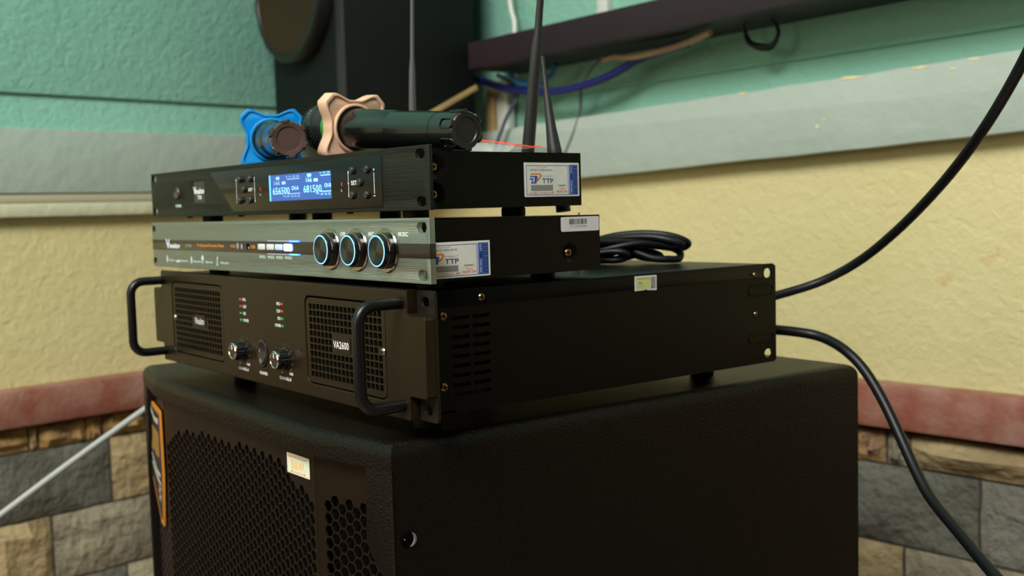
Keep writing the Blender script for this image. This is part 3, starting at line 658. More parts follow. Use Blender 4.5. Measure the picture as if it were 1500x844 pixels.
# indicators and lettering
b = MB(AH); F_ = FRONT(-FD); e = 0.00012
for i, z_ in enumerate((-0.0185, -0.0243, -0.0301, -0.0359)):
    nm = ('PRO', 'CLIP', 'SIG', 'POWER')[i]; wd_ = (0.0060, 0.0066, 0.0052, 0.0100)[i]
    b.text(nm, F_, -0.2745, z_-0.0011, 0.0023, WHT, wd_, e, bold=.03); b.text(nm, F_, -0.2050, z_-0.0011, 0.0023, WHT, wd_, e, 'R', bold=.03)
    for lx in (-0.2787, -0.2018):
        c = MB(AH); c.box((lx-0.0020, -FD-0.0005, z_-0.0009), (lx+0.0020, -FD, z_+0.0009), (LEDR, LEDR, LEDG, LEDG)[i], 0.0002); c.build('indicator_light', amp)
b.text('CHANNEL-A', F_, -0.2785, -0.0787, 0.0024, WHT, 0.0200, e, 'C', bold=.03); b.text('POWER', F_, -0.2400, -0.0785, 0.0024, WHT, 0.0145, e, 'C', bold=.03); b.text('CHANNEL-B', F_, -0.2010, -0.0787, 0.0024, WHT, 0.0200, e, 'C', bold=.03)
for kx in (-0.2772, -0.1988):
    b.text('-∞', F_, kx-0.0080, -0.0738, 0.0016, WHT, 0.0040, e, 'C'); b.text('0dB', F_, kx+0.0085, -0.0738, 0.0019, WHT, 0.0060, e, 'C', bold=.03)
    for k in range(11):
        a = R(225-27*k); r1, r2 = 0.0108, 0.0122; ca, sa = math.cos(a), math.sin(a); w_ = 0.00018
        b.flat([(kx+ca*r1-sa*w_, -0.0615+sa*r1+ca*w_), (kx+ca*r2-sa*w_, -0.0615+sa*r2+ca*w_), (kx+ca*r2+sa*w_, -0.0615+sa*r2-ca*w_), (kx+ca*r1+sa*w_, -0.0615+sa*r1-ca*w_)], F_, e, GRYP)
b.split('printed_marking', amp)
# chassis, slotted right flank with the rear rack flange
SX = -0.0211; TD = 0.3745; CB = -0.0870
b = MB(AH); b.box((-W+0.024, 0.0025, CB), (SX-0.0045, 0.345, -0.0024), VOID); b.build('chassis', amp)
b = MB(AH); slots = []
for c, (y0, y1) in enumerate(((0.0275, 0.0425), (0.0450, 0.0600))):
    for k in range(9):
        zc = -0.0212-k*0.00658; slots.append(rrect(y0, zc-0.0014, y1, zc+0.0014, 0.00138))
slots += [rrect(0.3585, -0.0145, 0.3685, -0.0062, 0.0040), rrect(0.3585, -0.0845+0.0005, 0.3685, -0.0765, 0.0040)]
prof_ = [(0.002, -0.0022), (TD-0.004, -0.0022), (TD, -0.0045), (TD, CB+0.0005), (TD-0.003, CB-0.0015), (0.03, CB+0.0005), (0.0285, CB+0.0030), (0.002, CB+0.0030)]
b.plate([prof_]+slots, SIDE(SX), 0.0014, BLK, 0.0); b.build('side_panel', amp)
for c, (y0, y1) in enumerate(((0.0275, 0.0425), (0.0450, 0.0600))):
    for k in range(9):
        zc = -0.0212-k*0.00658; b = MB(AH)
        b.add([(SX-0.0042, y0, zc-0.0018), (SX-0.0042, y1, zc-0.0018), (SX-0.0016, y1, zc+0.0016), (SX-0.0034, y0, zc+0.0002)], [[0, 1, 2, 3]], mat('vent_louvre_metal', (0.05, 0.045, 0.035), 0.4, 0.6)); b.build('louvre', amp, smooth=0)
for zc in (-0.0245, -0.0660):
    b = MB(AH); b.plate([rrect(0.3375, zc-0.0050, 0.3715, zc+0.0050, 0.0046), rrect(0.3395, zc-0.0036, 0.3700, zc+0.0036, 0.0035)], SIDE(SX), 0.0008, BLK, 0.0007, bev=0.0003); b.build('pressed_slot', amp)
b = MB(AH); b.box((-W+0.022, 0.0022, -0.0138), (SX+0.0007, 0.3560, -0.0019), BLKTOP, 0.0006); b.build('top_cover', amp)
b = MB(AH); b.box((-W+0.022, 0.0022, CB), (-W+0.0235, TD, -0.002), BLK); b.build('side_panel', amp)
for y_, z_, r_ in ((0.0527, -0.0085, 0.0026), (0.0208, -0.0193, 0.0028), (0.0198, -0.0674, 0.0028), (0.3446, -0.0107, 0.0021), (0.3462, -0.0447, 0.0021)):
    screw(AH, SX+(0.0009 if z_ > -0.0138 else 0.0002), y_, z_, (1, 0, 0), r_, SCRW, parent=amp)
feet(AH, amp, CB, ((-0.068, 0.3300), (-0.058, 0.030), (-0.370, 0.034), (-0.400, 0.330)), 0.0105)
# small yellow sticker near the top edge
FS = SIDE(SX+0.0008)
b = MB(AH); b.plate([[(0.2008, -0.0150), (0.2110, -0.0148), (0.2125, -0.0142), (0.2150, -0.0150), (0.2248, -0.0156), (0.2250, -0.0036), (0.2009, -0.0034)]], FS, 0.0002, PAPW, 0.0003); ys = b.build('sticker', amp, label='small yellow-green holographic sticker with white border')
b = MB(AH); b.flat(rrect(0.2025, -0.0138, 0.2185, -0.0048), FS, 0.00036, PYEL); b.flat(rrect(0.2188, -0.0138, 0.2235, -0.0048), FS, 0.00036, GRYP)
b.text('TEM BẢO HÀNH', FS, 0.2032, -0.0062, 0.0008, PBLK, 0.0148, 0.00042); b.flat(circ(0.2068, -0.0090, 0.0012, 12), FS, 0.0004, PORG)
b.flat(rrect(0.2050, -0.0098, 0.2054, -0.0082), FS, 0.0004, PNAV); b.flat(rrect(0.2082, -0.0096, 0.2086, -0.0082), FS, 0.0004, PNAV)
b.text('BẢO HÀNH 2025', FS, 0.2032, -0.0118, 0.0007, GRYP, 0.0080, 0.00042); b.flat(rrect(0.2190, -0.0136, 0.2200, -0.0118), FS, 0.0004, PNAV)
b.build('printed_marking', ys, smooth=0)

# ------------------------------------------------------------------ digital mixer
MH = 0.0490
mix = thing('karaoke_mixer', 'silver-fronted mixer with three light-ringed knobs, middle of the stack', 'mixer', (0.0036, -0.0045, 0.8490), 0.0034)
MHt = 0.0427
b = MB(MH); hl = [rrect(cx-0.0056, cz-0.0034, cx+0.0056, cz+0.0034, 0.0032) for cx in (-0.0090, -W+0.0045) for cz in (-0.0062, -0.0370)]
b.plate([rrect(-W, -MHt, 0, 0, 0.0004)]+hl, FRONT(0), 0.0045, ALU, 0.0, bev=0.0005)
fp = b.build('front_panel', mix)
b = MB(MH); b.box((-W, -0.0003, -0.0262), (0.0002, 0.0046, -0.0166), STRIP, 0.0001); b.build('black_strip', mix)
SXm = -0.0218
b = MB(MH); b.box((-W+0.0218, 0.0045, -0.0428), (SXm-0.0030, 0.1690, -0.0019), BLK, 0.0004); b.build('chassis', mix)
def flank(h, dev, y0, y1, z0, z1, dishes, sx):
    b = MB(h); b.plate([rrect(y0, z0, y1, z1, 0.0006)]+[circ(y, z, r, 32) for y, z, r in dishes], SIDE(sx), 0.0032, BLK, 0.0)
    for y, z, r in dishes:
        b.lathe([(r, 0.0), (r*0.93, -0.0004), (r*0.50, -0.0024), (r*0.44, -0.0026), (0, -0.0026)], (sx, y, z), (1, 0, 0), BLK, 32)
    b.build('side_panel', dev, smooth=40)
    for y, z, r in dishes: screw(h, sx-0.0022, y, z, (1, 0, 0), 0.0031, SCRW, parent=dev)
flank(MH, mix, 0.0045, 0.1690, -0.0428, -0.0019, [(0.1385, -0.0290, 0.0072)], SXm)
feet(MH, mix, -0.0428, ((-0.045, 0.030), (-0.055, 0.140), (-0.395, 0.030), (-0.430, 0.140)), 0.0095)
# knobs: base disc, body, spun cap, glowing ring
for kx in (-0.1284, -0.0899, -0.0517):
    b = MB(MH); b.lathe([(0.0, 0.0005), (0.0150, 0.0004), (0.0152, 0.0008), (0.0146, 0.0016), (0.0118, 0.0016)], (kx, 0, -0.0216), (0, -1, 0), CHR, 48)
    bs = b.build('knob', mix, 50)
    b = MB(MH); b.lathe([(0.0122, 0.0014), (0.0122, 0.0050), (0.0115, 0.0052), (0.0112, 0.0074), (0.0108, 0.0080)], (kx, 0, -0.0216), (0, -1, 0), KNB, 48, mats=[KNB, CHR, KNB, KNB]); b.build('knob_body', bs, 50)
    b = MB(MH); b.lathe([(0.0106, 0.0082), (0.0097, 0.0084)], (kx, 0, -0.0216), (0, -1, 0), GLOW, 48); b.build('light_ring', bs)
    b = MB(); b.lathe([(0.0097, 0.0)]+[(0.0096-0.0004*i, 0.0002+0.00011*(i % 2)) for i in range(24)]+[(0.0, 0.0002)], (0, 0, 0), (0, -1, 0), SPUN, 64); c = b.build('spun_cap', bs, 0); c.location = (kx, -0.0082, -0.0216+MH)
# mode buttons + light bars
for i, bx in enumerate((-0.2394, -0.2238, -0.2089, -0.1937)):
    b = MB(MH); b.box((bx-0.0063, -0.0016, -0.0235), (bx+0.0063, -0.0003, -0.0187), (BTNW, BTNW, BTNB, GLOWW)[i], 0.0009, 3); b.build('mode_button', mix)
b = MB(MH)
b.plate([rrect(-0.2005, -0.0240, -0.1868, -0.0182, 0.0014)], FRONT(0), 0.0003, GLOWB, 0.0006)
for z_ in (-0.0163, -0.0266):
    b.box((-0.1925, -0.0007, z_-0.0006), (-0.1745, -0.0002, z_+0.0006), GLOWB, 0.0002); b.box((-0.1895, -0.0009, z_-0.0002), (-0.1775, -0.0006, z_+0.0002), GLOWC)
    b.box((-0.2300, -0.0004, z_-0.0002), (-0.1925, -0.0001, z_+0.0002), mat('faint_light', (.5, .5, .7), .4, emit=(.30, .34, .55), estr=.5))
b.build('light_bar', mix, smooth=0)
b = MB(MH); F_ = FRONT(-0.00035); e = 0.0001; VW = mat('logo_bluish_white', (0.62, 0.72, 0.85), 0.4)
b.text('V', F_, -0.4475, -0.0243, 0.0080, VW, 0.0105, e, bold=.05); b.text('inaktv', F_, -0.4385, -0.0240, 0.0040, VW, 0.0265, e, bold=.05)
b.text('S10s', F_, -0.3990, -0.0228, 0.0027, GRYP, 0.0140, e, bold=.04)
b.text('Professional Karaoke Mixer', F_, -0.3720, -0.0222, 0.0026, ORP, 0.0590, e, bold=.03)
b.text('VOD', F_, -0.3015, -0.0222, 0.0023, ORP, 0.0110, e, bold=.03); b.flat(circ(-0.2860, -0.0208, 0.0030, 5), F_, e, GRYP); b.flat(rrect(-0.2795, -0.0232, -0.2765, -0.0190, .001), F_, e, mat('usb_lilac', (.35, .33, .5), .5))
b.flat(circ(-0.2660, -0.0214, 0.0030, 20), F_, e, VOID); b.text('USB', F_, -0.2610, -0.0224, 0.0025, ORP, 0.0090, e, bold=.03)
b.flat(circ(-0.2645, -0.0222, 0.0012, 12), F_, e*1.5, GRYP)
F_ = FRONT(0.0)
b.text('OFF', F_, -0.1130, -0.0118, 0.0026, WHT, 0.0072, e, bold=.03); b.text('MIC', F_, -0.0743, -0.0119, 0.0028, WHT, 0.0070, e, bold=.03); b.text('MUSIC', F_, -0.0365, -0.0119, 0.0028, WHT, 0.0118, e, bold=.03)
for i in range(4): b.text('MODE.%d' % (i+1), F_, -0.2458+i*0.0151, -0.0303, 0.0022, WHTD, 0.0115, e, bold=.03)
# little feature icons with captions
for x, tx, wx in ((-0.4490, 'Echo', 0.0150), (-0.4235, 'Bluetooth', 0.0210), (-0.3900, 'Karaoke', 0.0185), (-0.3640, 'Optical', 0.0165), (-0.3300, 'Reverb', 0.0165)):
    b.text(tx, F_, x+0.0072, -0.0368, 0.0021, WHTD, wx, e, bold=.02)
for x in (-0.4465, -0.3875): b.flat(rrect(x-.0016, -.0380, x+.0016, -.0318, .0008), F_, e, WHTD)
b.flat(rrect(-0.4240, -.0376, -0.4165, -.0355, .0006), F_, e, WHTD)
[b.flat(rrect(*q_), F_, e, GRYP) for q_ in ((-.4245, -.0354, -.4238, -.0298), (-.4167, -.0354, -.4160, -.0298), (-.4238, -.0304, -.4167, -.0298))]
b.flat(circ(-0.3618, -.0330, .0030, 16), F_, e, WHTD); b.flat([(-0.3640, -.0345), (-0.3618, -.0385), (-0.3596, -.0345)], F_, e, WHTD)
[b.flat(rrect(*q_), F_, e, WHTD) for q_ in ((-.3318, -.0385, -.3310, -.0330), (-.3294, -.0385, -.3286, -.0330), (-.3310, -.0385, -.3294, -.0378))]; b.flat(rrect(-0.3306, -.0330, -0.3285, -.0308), F_, e, WHTD)
b.split('printed_marking', mix)
ttp_sticker(mix, MH, SIDE(SXm), 0.0646-0.0556, -0.0169, 0.0556, 0.0242, 'A004852')
# bar code sticker
FS = SIDE(SXm)
b = MB(MH); b.plate([rrect(0.1305, -0.0136, 0.1682, -0.0030, 0.0012)], FS, 0.0002, PAPW, 0.0002); bs = b.build('barcode_sticker', mix, label='white sticker printed with a bar code')
b = MB(MH); x = 0.1385; qq = random.Random(5)
while x < 0.1560:
    w_ = qq.choice((0.0003, 0.0005, 0.0009)); b.flat(rrect(x, -0.0085, x+w_, -0.0045), FS, 0.00026, PBLK); x += w_+qq.choice((0.0003, 0.0004, 0.0006))
b.text('NO: 302404008B', FS, 0.1395, -0.0107, 0.0014, GRYP, 0.0160, 0.00026); b.build('printed_marking', bs, smooth=0)

# ------------------------------------------------------------------ wireless receiver
RH = 0.0504
rec = thing('wireless_receiver', 'black wireless microphone receiver with blue display and antennas, top of the stack', 'receiver', (-0.0262, 0.0172, 0.8963), 0.0231)
RHt = 0.0439
b = MB(RH); hl = [rrect(cx-0.0054, cz-0.0033, cx+0.0054, cz+0.0033, 0.0031) for cx in (-0.0103, -W+0.0078) for cz in (-0.0057, -0.0380)]
b.plate([rrect(-W, -RHt, 0, 0, 0.0004), rrect(-0.3845, -0.0312, -0.3568, -0.0108, 0.0006)]+hl, FRONT(0), 0.0030, RECF, 0.0, bev=0.0003); b.build('front_panel', rec)
b = MB(RH); b.plate([[(-0.3415, -0.0043), (-0.2965, -0.0410), (-0.0575, -0.0410), (-0.0575, -0.0043)]], FRONT(0), 0.0006, GLS, 0.0004, bev=0.0002); b.build('display_window', rec, label='glossy black window with one slanted end')
b = MB(RH); b.flat(rrect(-0.2275, -0.0330, -0.1275, -0.0118), FRONT(0), 0.00045, LCDM)
lcd = b.build('display', rec, smooth=0, label='blue backlit display showing two channel frequencies')
b = MB(RH); F_ = FRONT(0); e = 0.0005
b.flat(rrect(-0.2275, -0.0330, -0.2250, -0.0118), F_, e, LCDE)
b.text('656500', F_, -0.2215, -0.0277, 0.0056, LCDT, 0.0285, e); b.text('681500', F_, -0.1700, -0.0275, 0.0057, LCDT, 0.0280, e)
b.text('CH-A', F_, -0.1895, -0.0248, 0.0030, LCDT, 0.0115, e, bold=.02); b.text('CH-B', F_, -0.1375, -0.0242, 0.0030, LCDT, 0.0098, e, bold=.02)
b.text('166', F_, -0.2190, -0.0200, 0.0035, LCDD, 0.0100, e); b.text('166', F_, -0.1655, -0.0193, 0.0035, LCDT, 0.0090, e)
for x, z_, m_ in ((-0.2155, -0.0146, LCDD), (-0.2055, -0.0186, LCDD), (-0.1635, -0.0141, LCDT), (-0.1535, -0.0181, LCDT)): b.flat(rrect(x, z_-0.0012, x+0.0062, z_+0.0012), F_, e, m_)
for x0, x1, zt, zb, m_ in ((-0.1970, -0.1755, -0.0160, -0.0277, LCDD), (-0.1430, -0.1277, -0.0150, -0.0273, LCDT)):
    b.flat(rrect(x0, zt-0.0002, x1, zt+0.0004), F_, e, m_); b.flat(rrect(x0, zb-0.0002, x1, zb+0.0004), F_, e, m_)
    b.text('0 10 20 30' if x1 < -.15 else '0 10 20', F_, x0-0.001, zt+0.0012, 0.0016, m_, (x1-x0), e); b.text('AF 10 20 30' if x1 < -.15 else 'AF 10 20', F_, x0-0.001, zb-0.0028, 0.0018, m_, (x1-x0), e)
b.text('MIC', F_, -0.2040, -0.0302, 0.0018, LCDD, 0.0050, e); b.text('MIC', F_, -0.1505, -0.0293, 0.0018, LCDT, 0.0050, e)
b.build('display_marking', lcd, smooth=0)
for x, z_ in ((-0.2805, -0.0131), (-0.2607, -0.0131), (-0.2730, -0.0218), (-0.2813, -0.0313), (-0.2615, -0.0311), (-0.0952, -0.0133), (-0.0753, -0.0134), (-0.0851, -0.0223), (-0.0958, -0.0315), (-0.0761, -0.0316)):
    b = MB(RH); b.lathe([(0.0030, 0.0004), (0.0029, 0.0024), (0.0024, 0.0030), (0.0, 0.0031)], (x, 0, z_), (0, -1, 0), mat('button_black', (0.016, 0.017, 0.015), 0.35), 20); b.build('button', rec, 45)
b = MB(RH); b.lathe([(0.0056, -0.0002), (0.0056, 0.0016), (0.0048, 0.0024), (0.0042, 0.0018), (0, 0.0012)], (-0.4163, 0, -0.0211), (0, -1, 0), mat('power_button_grey', (0.05, 0.045, 0.04), 0.35), 28); b.build('power_button', rec, 45)
b = MB(RH); b.plate([rrect(-0.3850, -0.0318, -0.3560, -0.0102)], FRONT(0), 0.0008, mat('logo_window', (0.03, 0.03, 0.028), 0.2), -0.0012)
F_ = FRONT(0.0012); b.text('V', F_, -0.3832, -0.0228, 0.0066, WHT, 0.0060, .0001, bold=.04); b.text('inaktv', F_, -0.3785, -0.0226, 0.0048, WHT, 0.0195, .0001, bold=.04); b.text('T10', F_, -0.3700, -0.0278, 0.0034, WHT, 0.0088, .0001, 'C', bold=.05)
b.build('logo_plate', rec, smooth=0)
b = MB(RH); F_ = FRONT(0); e = 0.0006
b.text('POWER', F_, -0.4162, -0.0345, 0.0026, WHTD, 0.0135, 0.0002, 'C', bold=.04)
def vline(x, za, zb, w_=0.00028): b.flat(rrect(x-w_, za, x+w_, zb), F_, e, WHT)
for x, za, zb in ((-0.2885, -0.0320, -0.0135), (-0.2540, -0.0318, -0.0130), (-0.1022, -0.0312, -0.0145), (-0.0672, -0.0310, -0.0160)): vline(x, za, zb)
for x, z_ in ((-0.2885, -0.0125), (-0.2540, -0.0120), (-0.1022, -0.0137)): b.flat([(x-.0009, z_-.0014), (x+.0009, z_-.0014), (x, z_+.0006)], F_, e, WHT)
for x, z_ in ((-0.2885, -0.0325), (-0.2540, -0.0322), (-0.1022, -0.0318)): b.flat([(x-.0009, z_+.0010), (x+.0009, z_+.0010), (x, z_-.0012)], F_, e, WHT)
b.flat(rrect(-.1034, -.0228, -.1010, -.0224), F_, e, WHT); b.flat(rrect(-.2552, -.0224, -.2528, -.0220), F_, e, WHT)
b.text('+', F_, -0.0672, -0.0150, 0.0024, WHT, None, e, 'C', bold=.03); b.flat(rrect(-.0686, -.0328, -.0660, -.0323), F_, e, WHT)
b.text('SET', F_, -0.0985, -0.0238, 0.0030, WHT, 0.0078, e, bold=.02); b.text('SET', F_, -0.2660, -0.0235, 0.0026, WHT, 0.0085, e, bold=.02)
b.text('R', F_, -0.1123, -0.0286, 0.0018, WHT, None, e, 'C'); b.text('R', F_, -0.2437, -0.0280, 0.0018, WHT, None, e, 'C')
for x, z_ in ((-0.1119, -0.0227), (-0.2434, -0.0224)): b.flat(rrect(x-.0007, z_-.0014, x+.0007, z_+.0014), F_, e, LEDR)
b.split('printed_marking', rec)
SXr = -0.0218; RD = 0.1600
b = MB(RH); b.box((-W+0.0218, 0.0030, -0.0434), (SXr-0.0030, RD, -0.0029), BLK, 0.0004); b.build('chassis', rec)
flank(RH, rec, 0.0030, RD, -0.0434, -0.0029, [(0.0204, -0.0139, 0.0086), (0.0199, -0.0332, 0.0086)], SXr)
feet(RH, rec, -0.0434, ((-0.046, 0.020), (-0.057, 0.120), (-0.385, 0.020), (-0.420, 0.130), (-0.215, 0.110), (-0.300, 0.090)), 0.0095)
for x in (-0.4050, -0.2950, -0.1120):
    b = MB(RH); b.lathe([(0, 0), (0.003, 0), (0.0026, 0.0016), (0, 0.0018)], (x, 0.006, -0.0434), (0, 0, -1), BLK, 16); b.build('chassis_screw', rec)
ttp_sticker(rec, RH, SIDE(SXr), 0.1018, -0.0106, 0.0558, 0.0255, 'A004801')
AY = 0.1680
def antenna(pts, rs, m, lab):
    b = MB(RH); b.tube(pts, rs, m, 16); o = b.build('antenna', rec, smooth=60, label=lab)
    return o
antenna([(-0.0985, AY, -0.030), (-0.0938, AY, 0.0), (-0.0827, AY, 0.0641), (-0.0785, AY, 0.0880), (-0.0770, AY, 0.0975), (-0.0745, AY, 0.115), (-0.0635, AY, 0.180)], [.0054, .0054, .0048, .0046, .0032, .0030, .0026], ANT, 'long black antenna leaning slightly')
antenna([(-0.0515, AY, -0.0480), (-0.0540, AY, -0.030), (-0.0605, AY, 0.0005), (-0.0640, AY, 0.0200), (-0.0685, AY, 0.0500), (-0.0712, AY, 0.0700), (-0.0722, AY, 0.0780)], [.0060, .0060, .0060, .0042, .0026, .0018, .0018], ANT, 'short tapering black antenna')
antenna([(-0.2612, AY, -0.030), (-0.2600, AY, 0.020), (-0.2585, AY, 0.062), (-0.2572, AY, 0.088), (-0.2565, AY, 0.100), (-0.2535, AY, 0.150), (-0.2500, AY, 0.200)], [.0036, .0036, .0034, .0030, .0020, .0018, .0018], mat('antenna_pale', (0.07, 0.07, 0.07), 0.4), 'slim grey antenna at the back')
for x, z_ in ((-0.0985, -0.030), (-0.0515, -0.036), (-0.2612, -0.030)):
    b = MB(RH); b.tube([(x, RD-0.001, z_), (x, AY, z_)], 0.0045, SCRS, 16); b.build('antenna_socket', rec)

# ------------------------------------------------------------------ microphones
def microphone(loc, rz, tilt, rd, ringm, capm, label, ringlabel, ringrot=0.0, roll=0.0):
    # local x axis: from the cap face towards the head
    root = thing('microphone', label, 'microphone', loc, rz)
    q = Matrix.Rotation(tilt, 4, 'Y') @ Matrix.Rotation(roll, 4, 'X'); root.rotation_euler = (Matrix.Rotation(rz, 4, 'Z') @ q).to_euler()
    X = (1, 0, 0); O = (0, 0, 0)
    b = MB(); b.lathe([(0.0136, 0.030), (0.0142, 0.0302), (0.0142, 0.0306), (0.0145, 0.060), (0.0147, 0.090), (0.0147, 0.0905), (0.0150, 0.091), (0.0168, rd-0.012), (0.0172, rd), (0.0174, rd+0.012)], O, X, MIC, 48); b.build('body', root, 50)
    # battery cap with notched rim
    b = MB(); prof = [(0.0, 0.0012), (0.0095, 0.0012), (0.0100, 0.0004), (0.0132, 0.0), (0.0142, 0.0012), (0.0144, 0.004), (0.0142, 0.014), (0.0140, 0.0298)]
    b.lathe(prof, O, X, capm, 48, mats=[capm, capm, capm, capm, MIC, MIC, MIC]); cp = b.build('battery_cap', root, 40)
    for k in range(6):
        a = 2*math.pi*k/6+0.35; c = MB()
        F = frame((0.009, 0.0143*math.cos(a), 0.0143*math.sin(a)), X, (0, -math.sin(a), math.cos(a)), (0, math.cos(a), math.sin(a)))
        c.plate([rrect(-0.0090, -0.0040, 0.006, 0.0040, 0.0022), rrect(-0.0082, -0.0033, 0.0052, 0.0033, 0.0018)], F, 0.0014, MIC, 0.0008, bev=0.0003); c.plate([rrect(-0.0094, -0.0026, -0.0074, 0.0026, 0.0004)], F, 0.0024, capm, 0.0011, bev=0.0002); c.build('cap_tab', cp)
    b = MB(); b.lathe([(0.0174, rd+0.011), (0.0184, rd+0.013), (0.0190, rd+0.0165), (0.0188, rd+0.0185)], O, X, MGRN, 40); b.build('collar', root, 50)
    b = MB(); n = 9; H0 = rd+0.036; pr = [(0.0186, rd+0.018), (0.0204, rd+0.026), (0.0212, rd+0.033)]
    for i in range(n+1):
        t_ = i/n*math.pi/2; pr.append((0.0212*math.cos(t_)**0.75 if i else 0.0212, H0+0.026*math.sin(t_))); b.lathe(pr, O, X, MESHM, 44); 
    hd = b.build('head_grille', root, 60)
    # woven wire bumps on the head
    c = MB(); 
    for i in range(9):
        t_ = (i+0.5)/9.5*math.pi/2; rr_ = 0.0214*math.cos(t_)**0.75; hh = H0+0.0015+0.026*math.sin(t_); cnt = max(6, int(44*rr_/0.0214))
        for k in range(cnt):
            a = 2*math.pi*(k+0.5*(i % 2))/cnt; p = Vector((hh, rr_*math.cos(a), rr_*math.sin(a))); nn = Vector((math.sin(t_), math.cos(t_)*math.cos(a), math.cos(t_)*math.sin(a)))
            u = nn.orthogonal().normalized(); v = nn.cross(u); s_ = 0.0011
            c.add([p+u*s_, p+v*s_, p-u*s_, p-v*s_, p+nn*0.0007], [[0, 1, 4], [1, 2, 4], [2, 3, 4], [3, 0, 4]], MESHM)
    for i in range(6):
        rr_ = 0.0190+0.0022*i/5.0; hh = rd+0.0205+i*0.0023; cnt = 42
        for k in range(cnt):
            a = 2*math.pi*(k+0.5*(i % 2))/cnt; nn = Vector((-0.15, math.cos(a), math.sin(a))).normalized(); p = Vector((hh, rr_*math.cos(a), rr_*math.sin(a))); u = nn.orthogonal().normalized(); v = nn.cross(u); s_ = 0.0011
            c.add([p+u*s_, p+v*s_, p-u*s_, p-v*s_, p+nn*0.0008], [[0, 1, 4], [1, 2, 4], [2, 3, 4], [3, 0, 4]], MESHM)
    go = c.build('wire_weave', hd, 0); go['kind'] = 'stuff'
    c = MB(); c.lathe([(0.0212, rd+0.0325), (0.0222, rd+0.0345), (0.0222, rd+0.0365), (0.0212, rd+0.0380)], O, X, MIC, 40); c.build('head_band', root, 50)
    # anti-roll ring: four-lobed silicone collar
    pl = []; n = 96
    for i in range(n):
        a = 2*math.pi*i/n; c4 = math.cos(4*(a-math.pi/4)); r_ = 0.0236+0.0150*max(0, (c4+1)/2)**1.9
        x_, y_ = r_*math.cos(a), r_*math.sin(a)
        # flatten lobe tips
        for s1 in (-1, 1):
            for s2 in (-1, 1):
                d = (x_*s1+y_*s2)/math.sqrt(2)
                if d > 0.0358: x_ -= s1*(d-0.0358)/math.sqrt(2); y_ -= s2*(d-0.0358)/math.sqrt(2)
        pl.append((x_, y_))
    ca, sa = math.cos(ringrot), math.sin(ringrot); rot2 = lambda l: [(x*ca-y*sa, x*sa+y*ca) for x, y in l]
    F = frame((rd, 0, 0), (0, 1, 0), (0, 0, 1), (-1, 0, 0)); hole = circ(0, 0, 0.0182, 48)
    b = MB(); b.plate([rot2(pl), hole], F, 0.0130, ringm, 0.0065, bev=0.0012)
    b.plate([circ(0, 0, 0.0208, 48), hole], F, 0.0180, ringm, 0.0090, bev=0.0008)
    rim = [(x*0.90, y*0.90) for x, y in pl]
    b.plate([rot2(pl), rot2(rim)], F, 0.0020, ringm, 0.0078, bev=0.0007)
    b.build('anti_roll_ring', root, 50, label=ringlabel)
    return root
# receiver-top coordinates -> world
RZ = Matrix.Rotation(0.0231, 4, 'Z'); RO = Vector((-0.0262, 0.0172, 0.9467))
def rtop(x, y, z): return RO + RZ @ Vector((x, y, z))
# beige: lies along the front panel; blue: points away from the camera
p0 = rtop(-0.0415, 0.0645, 0.0136); p1 = rtop(-0.2020, 0.0645, 0.0268); d = p1-p0
microphone(p0, math.atan2(d.y, d.x), -math.atan2(d.z, math.hypot(d.x, d.y)), d.length, BEIP, MICB, 'black microphone with beige four-lobed ring, lying along the receiver', 'beige silicone ring', 0.0)
p0 = rtop(-0.1950, 0.0020, 0.0164); p1 = rtop(-0.3480, 0.0660, 0.0268); d = p1-p0
microphone(p0, math.atan2(d.y, d.x), -math.atan2(d.z, math.hypot(d.x, d.y)), d.length, BLUP, MICC, 'black microphone with blue four-lobed ring, its brown end cap facing the camera', 'bright blue silicone ring', 0.0)

# ------------------------------------------------------------------ zip bag on the receiver
b = MB(); nx, ny = 14, 6; vs = []; fs = []
def bagp(i, j):
    a = i/nx; c = j/ny
    z_ = (0.0115*(1-a)**0.8+0.0012)*math.sin(math.pi*min(c, 1))**0.8+(0.0060*max(0, a-0.86)/0.14*(1-c))*1.0
    return rtop(-0.1020+0.070*a, 0.098+0.050*c+0.006*a, max(z_-0.0022, -0.0022))
O_ = bagp(0, 0)
for j in range(ny+1):
    for i in range(nx+1): vs.append(bagp(i, j)-O_)
for j in range(ny):
    for i in range(nx): k = j*(nx+1)+i; fs.append([k, k+1, k+nx+2, k+nx+1])
bag = thing('zip_bag', 'clear plastic zip bag with red stripe on the receiver behind the microphone', 'bag', tuple(O_))
b.add(vs, fs, BAGM); b.build('film', bag, 60)
b = MB(); pts = [bagp(i, 3.0)-O_+Vector((0, 0, 0.0006)) for i in range(nx+1)]
vs = []; 
for p in pts: vs += [p, p+Vector((0, 0.0005, 0.0010))]
b.add(vs, [[2*i, 2*i+2, 2*i+3, 2*i+1] for i in range(nx)], BAGR); b.build('zip_strip', bag, 60, label='red zip strip')

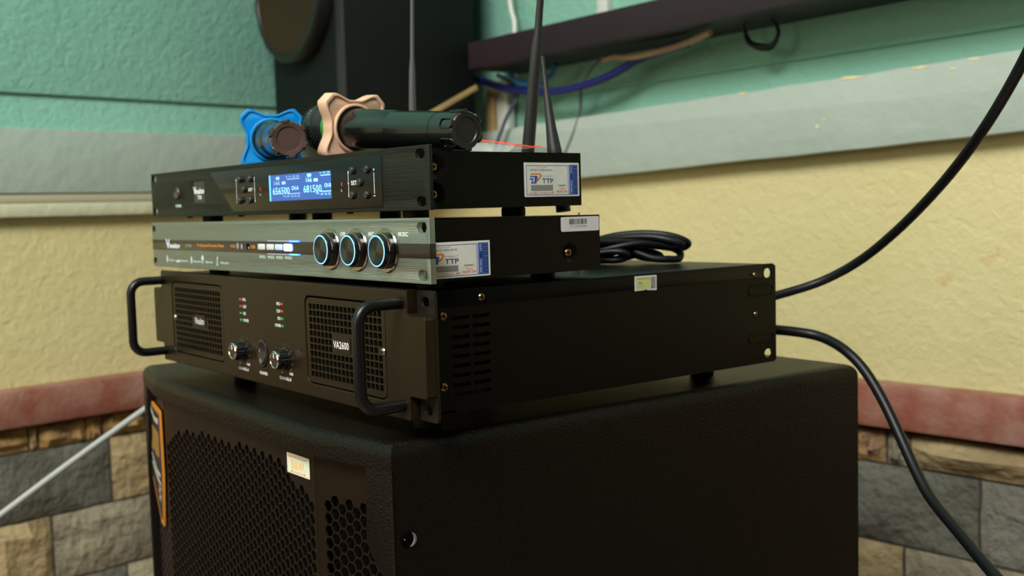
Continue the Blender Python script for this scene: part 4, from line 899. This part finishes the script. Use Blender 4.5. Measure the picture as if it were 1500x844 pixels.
# ------------------------------------------------------------------ cords
cable('mains_lead', [(-0.075, 0.372, 0.8049), (-0.0632, 0.400, 0.8108), (-0.0315, 0.4437, 0.8244), (0.0051, 0.4536, 0.8431), (0.0459, 0.4435, 0.8671), (0.0905, 0.4223, 0.895), (0.133, 0.3988, 0.9247), (0.1735, 0.373, 0.9572), (0.2068, 0.355, 0.9945), (0.236, 0.3313, 1.028), (0.2568, 0.313, 1.0605)], 0.0041, CORD, 'black cord rising to the right from the rear of the power amplifier', 'cord', 3, 14)
cable('mains_lead', [(-0.0743, 0.372, 0.7868), (-0.0661, 0.400, 0.7853), (-0.0275, 0.4372, 0.779), (0.0103, 0.4349, 0.7668), (0.036, 0.4325, 0.7452), (0.0596, 0.4265, 0.7161), (0.0809, 0.4178, 0.6884), (0.109, 0.4016, 0.6621), (0.1445, 0.3799, 0.6463), (0.1869, 0.3509, 0.6315), (0.2223, 0.3295, 0.619)], 0.0046, CORD, 'black cord drooping past the rear corner of the loudspeaker cabinet to the lower right', 'cord', 3, 14)
cable('grey_cable', [(-0.72, 0.0811, 0.6817), (-0.72, 0.0569, 0.669), (-0.72, -0.0312, 0.6195), (-0.72, -0.1077, 0.5742), (-0.72, -0.1651, 0.5402), (-0.72, -0.30, 0.44), (-0.72, -0.45, 0.25), (-0.72, -0.50, 0.005)], 0.0038, CGY, 'pale grey cable slanting down from behind the left side of the loudspeaker cabinet', 'cable', 2)
# coiled cable bundle lying on the amplifier behind the mixer
ct = Vector((-0.130, 0.292, 0.8493)); ux = Vector((0.62, 0.78, 0)).normalized(); uy = Vector((-0.78, 0.62, 0))
coil = thing('cable_coil', 'bundle of coiled black cable on the amplifier behind the mixer', 'cable', tuple(ct))
b = MB()
def pth(l, off, r_=0.0034, closed=True):
    pts = []
    for k, (px_, py_) in enumerate(l):
        pts.append(ux*((px_-906)/1520.0)+uy*(off+0.004*math.sin(k*1.3))+Vector((0, 0, max(0.0036, (385-py_)/1620.0))))
    b.tube(pts, r_, CORD, 10, 2, closed=closed)
pth([(872, 352), (900, 344), (940, 341), (975, 345), (998, 354), (1000, 361), (985, 364), (950, 358), (915, 353), (885, 356)], 0.002)
pth([(870, 350), (905, 347), (945, 346), (972, 351), (990, 358), (975, 359), (940, 352), (900, 352)], -0.007)
pth([(866, 356), (895, 355), (925, 366), (950, 377), (972, 384), (988, 379), (989, 369), (970, 360), (935, 355), (900, 360), (875, 364)], -0.003)
pth([(866, 362), (895, 362), (920, 370), (948, 378), (965, 376), (950, 368), (925, 360), (895, 357)], 0.009)
pth([(868, 374), (885, 378), (905, 378), (916, 372), (905, 366), (880, 367)], -0.011, 0.0030)
pth([(860, 372), (885, 372), (912, 366), (935, 370), (905, 378), (875, 380)], 0.012, 0.0034)
b.build('loops', coil, 60)
b = MB()
k0 = ux*(-0.036)
b.tube([k0+uy*(0.018*math.cos(t_))+Vector((0, 0, 0.018+0.0155*math.sin(t_))) for t_ in [2*math.pi*i/14 for i in range(14)]], 0.0012, RUB, 8, closed=True)
b.tube([k0+Vector((0, 0, 0.033)), k0+Vector((0, 0, 0.041)), k0+Vector((0.001, 0, 0.0475))], 0.0008, RUB, 6); b.tube([k0+Vector((0, 0, 0.038)), k0+ux*0.006+Vector((0, 0, 0.043))], 0.0008, RUB, 6)
b.build('twist_tie', coil, 60)
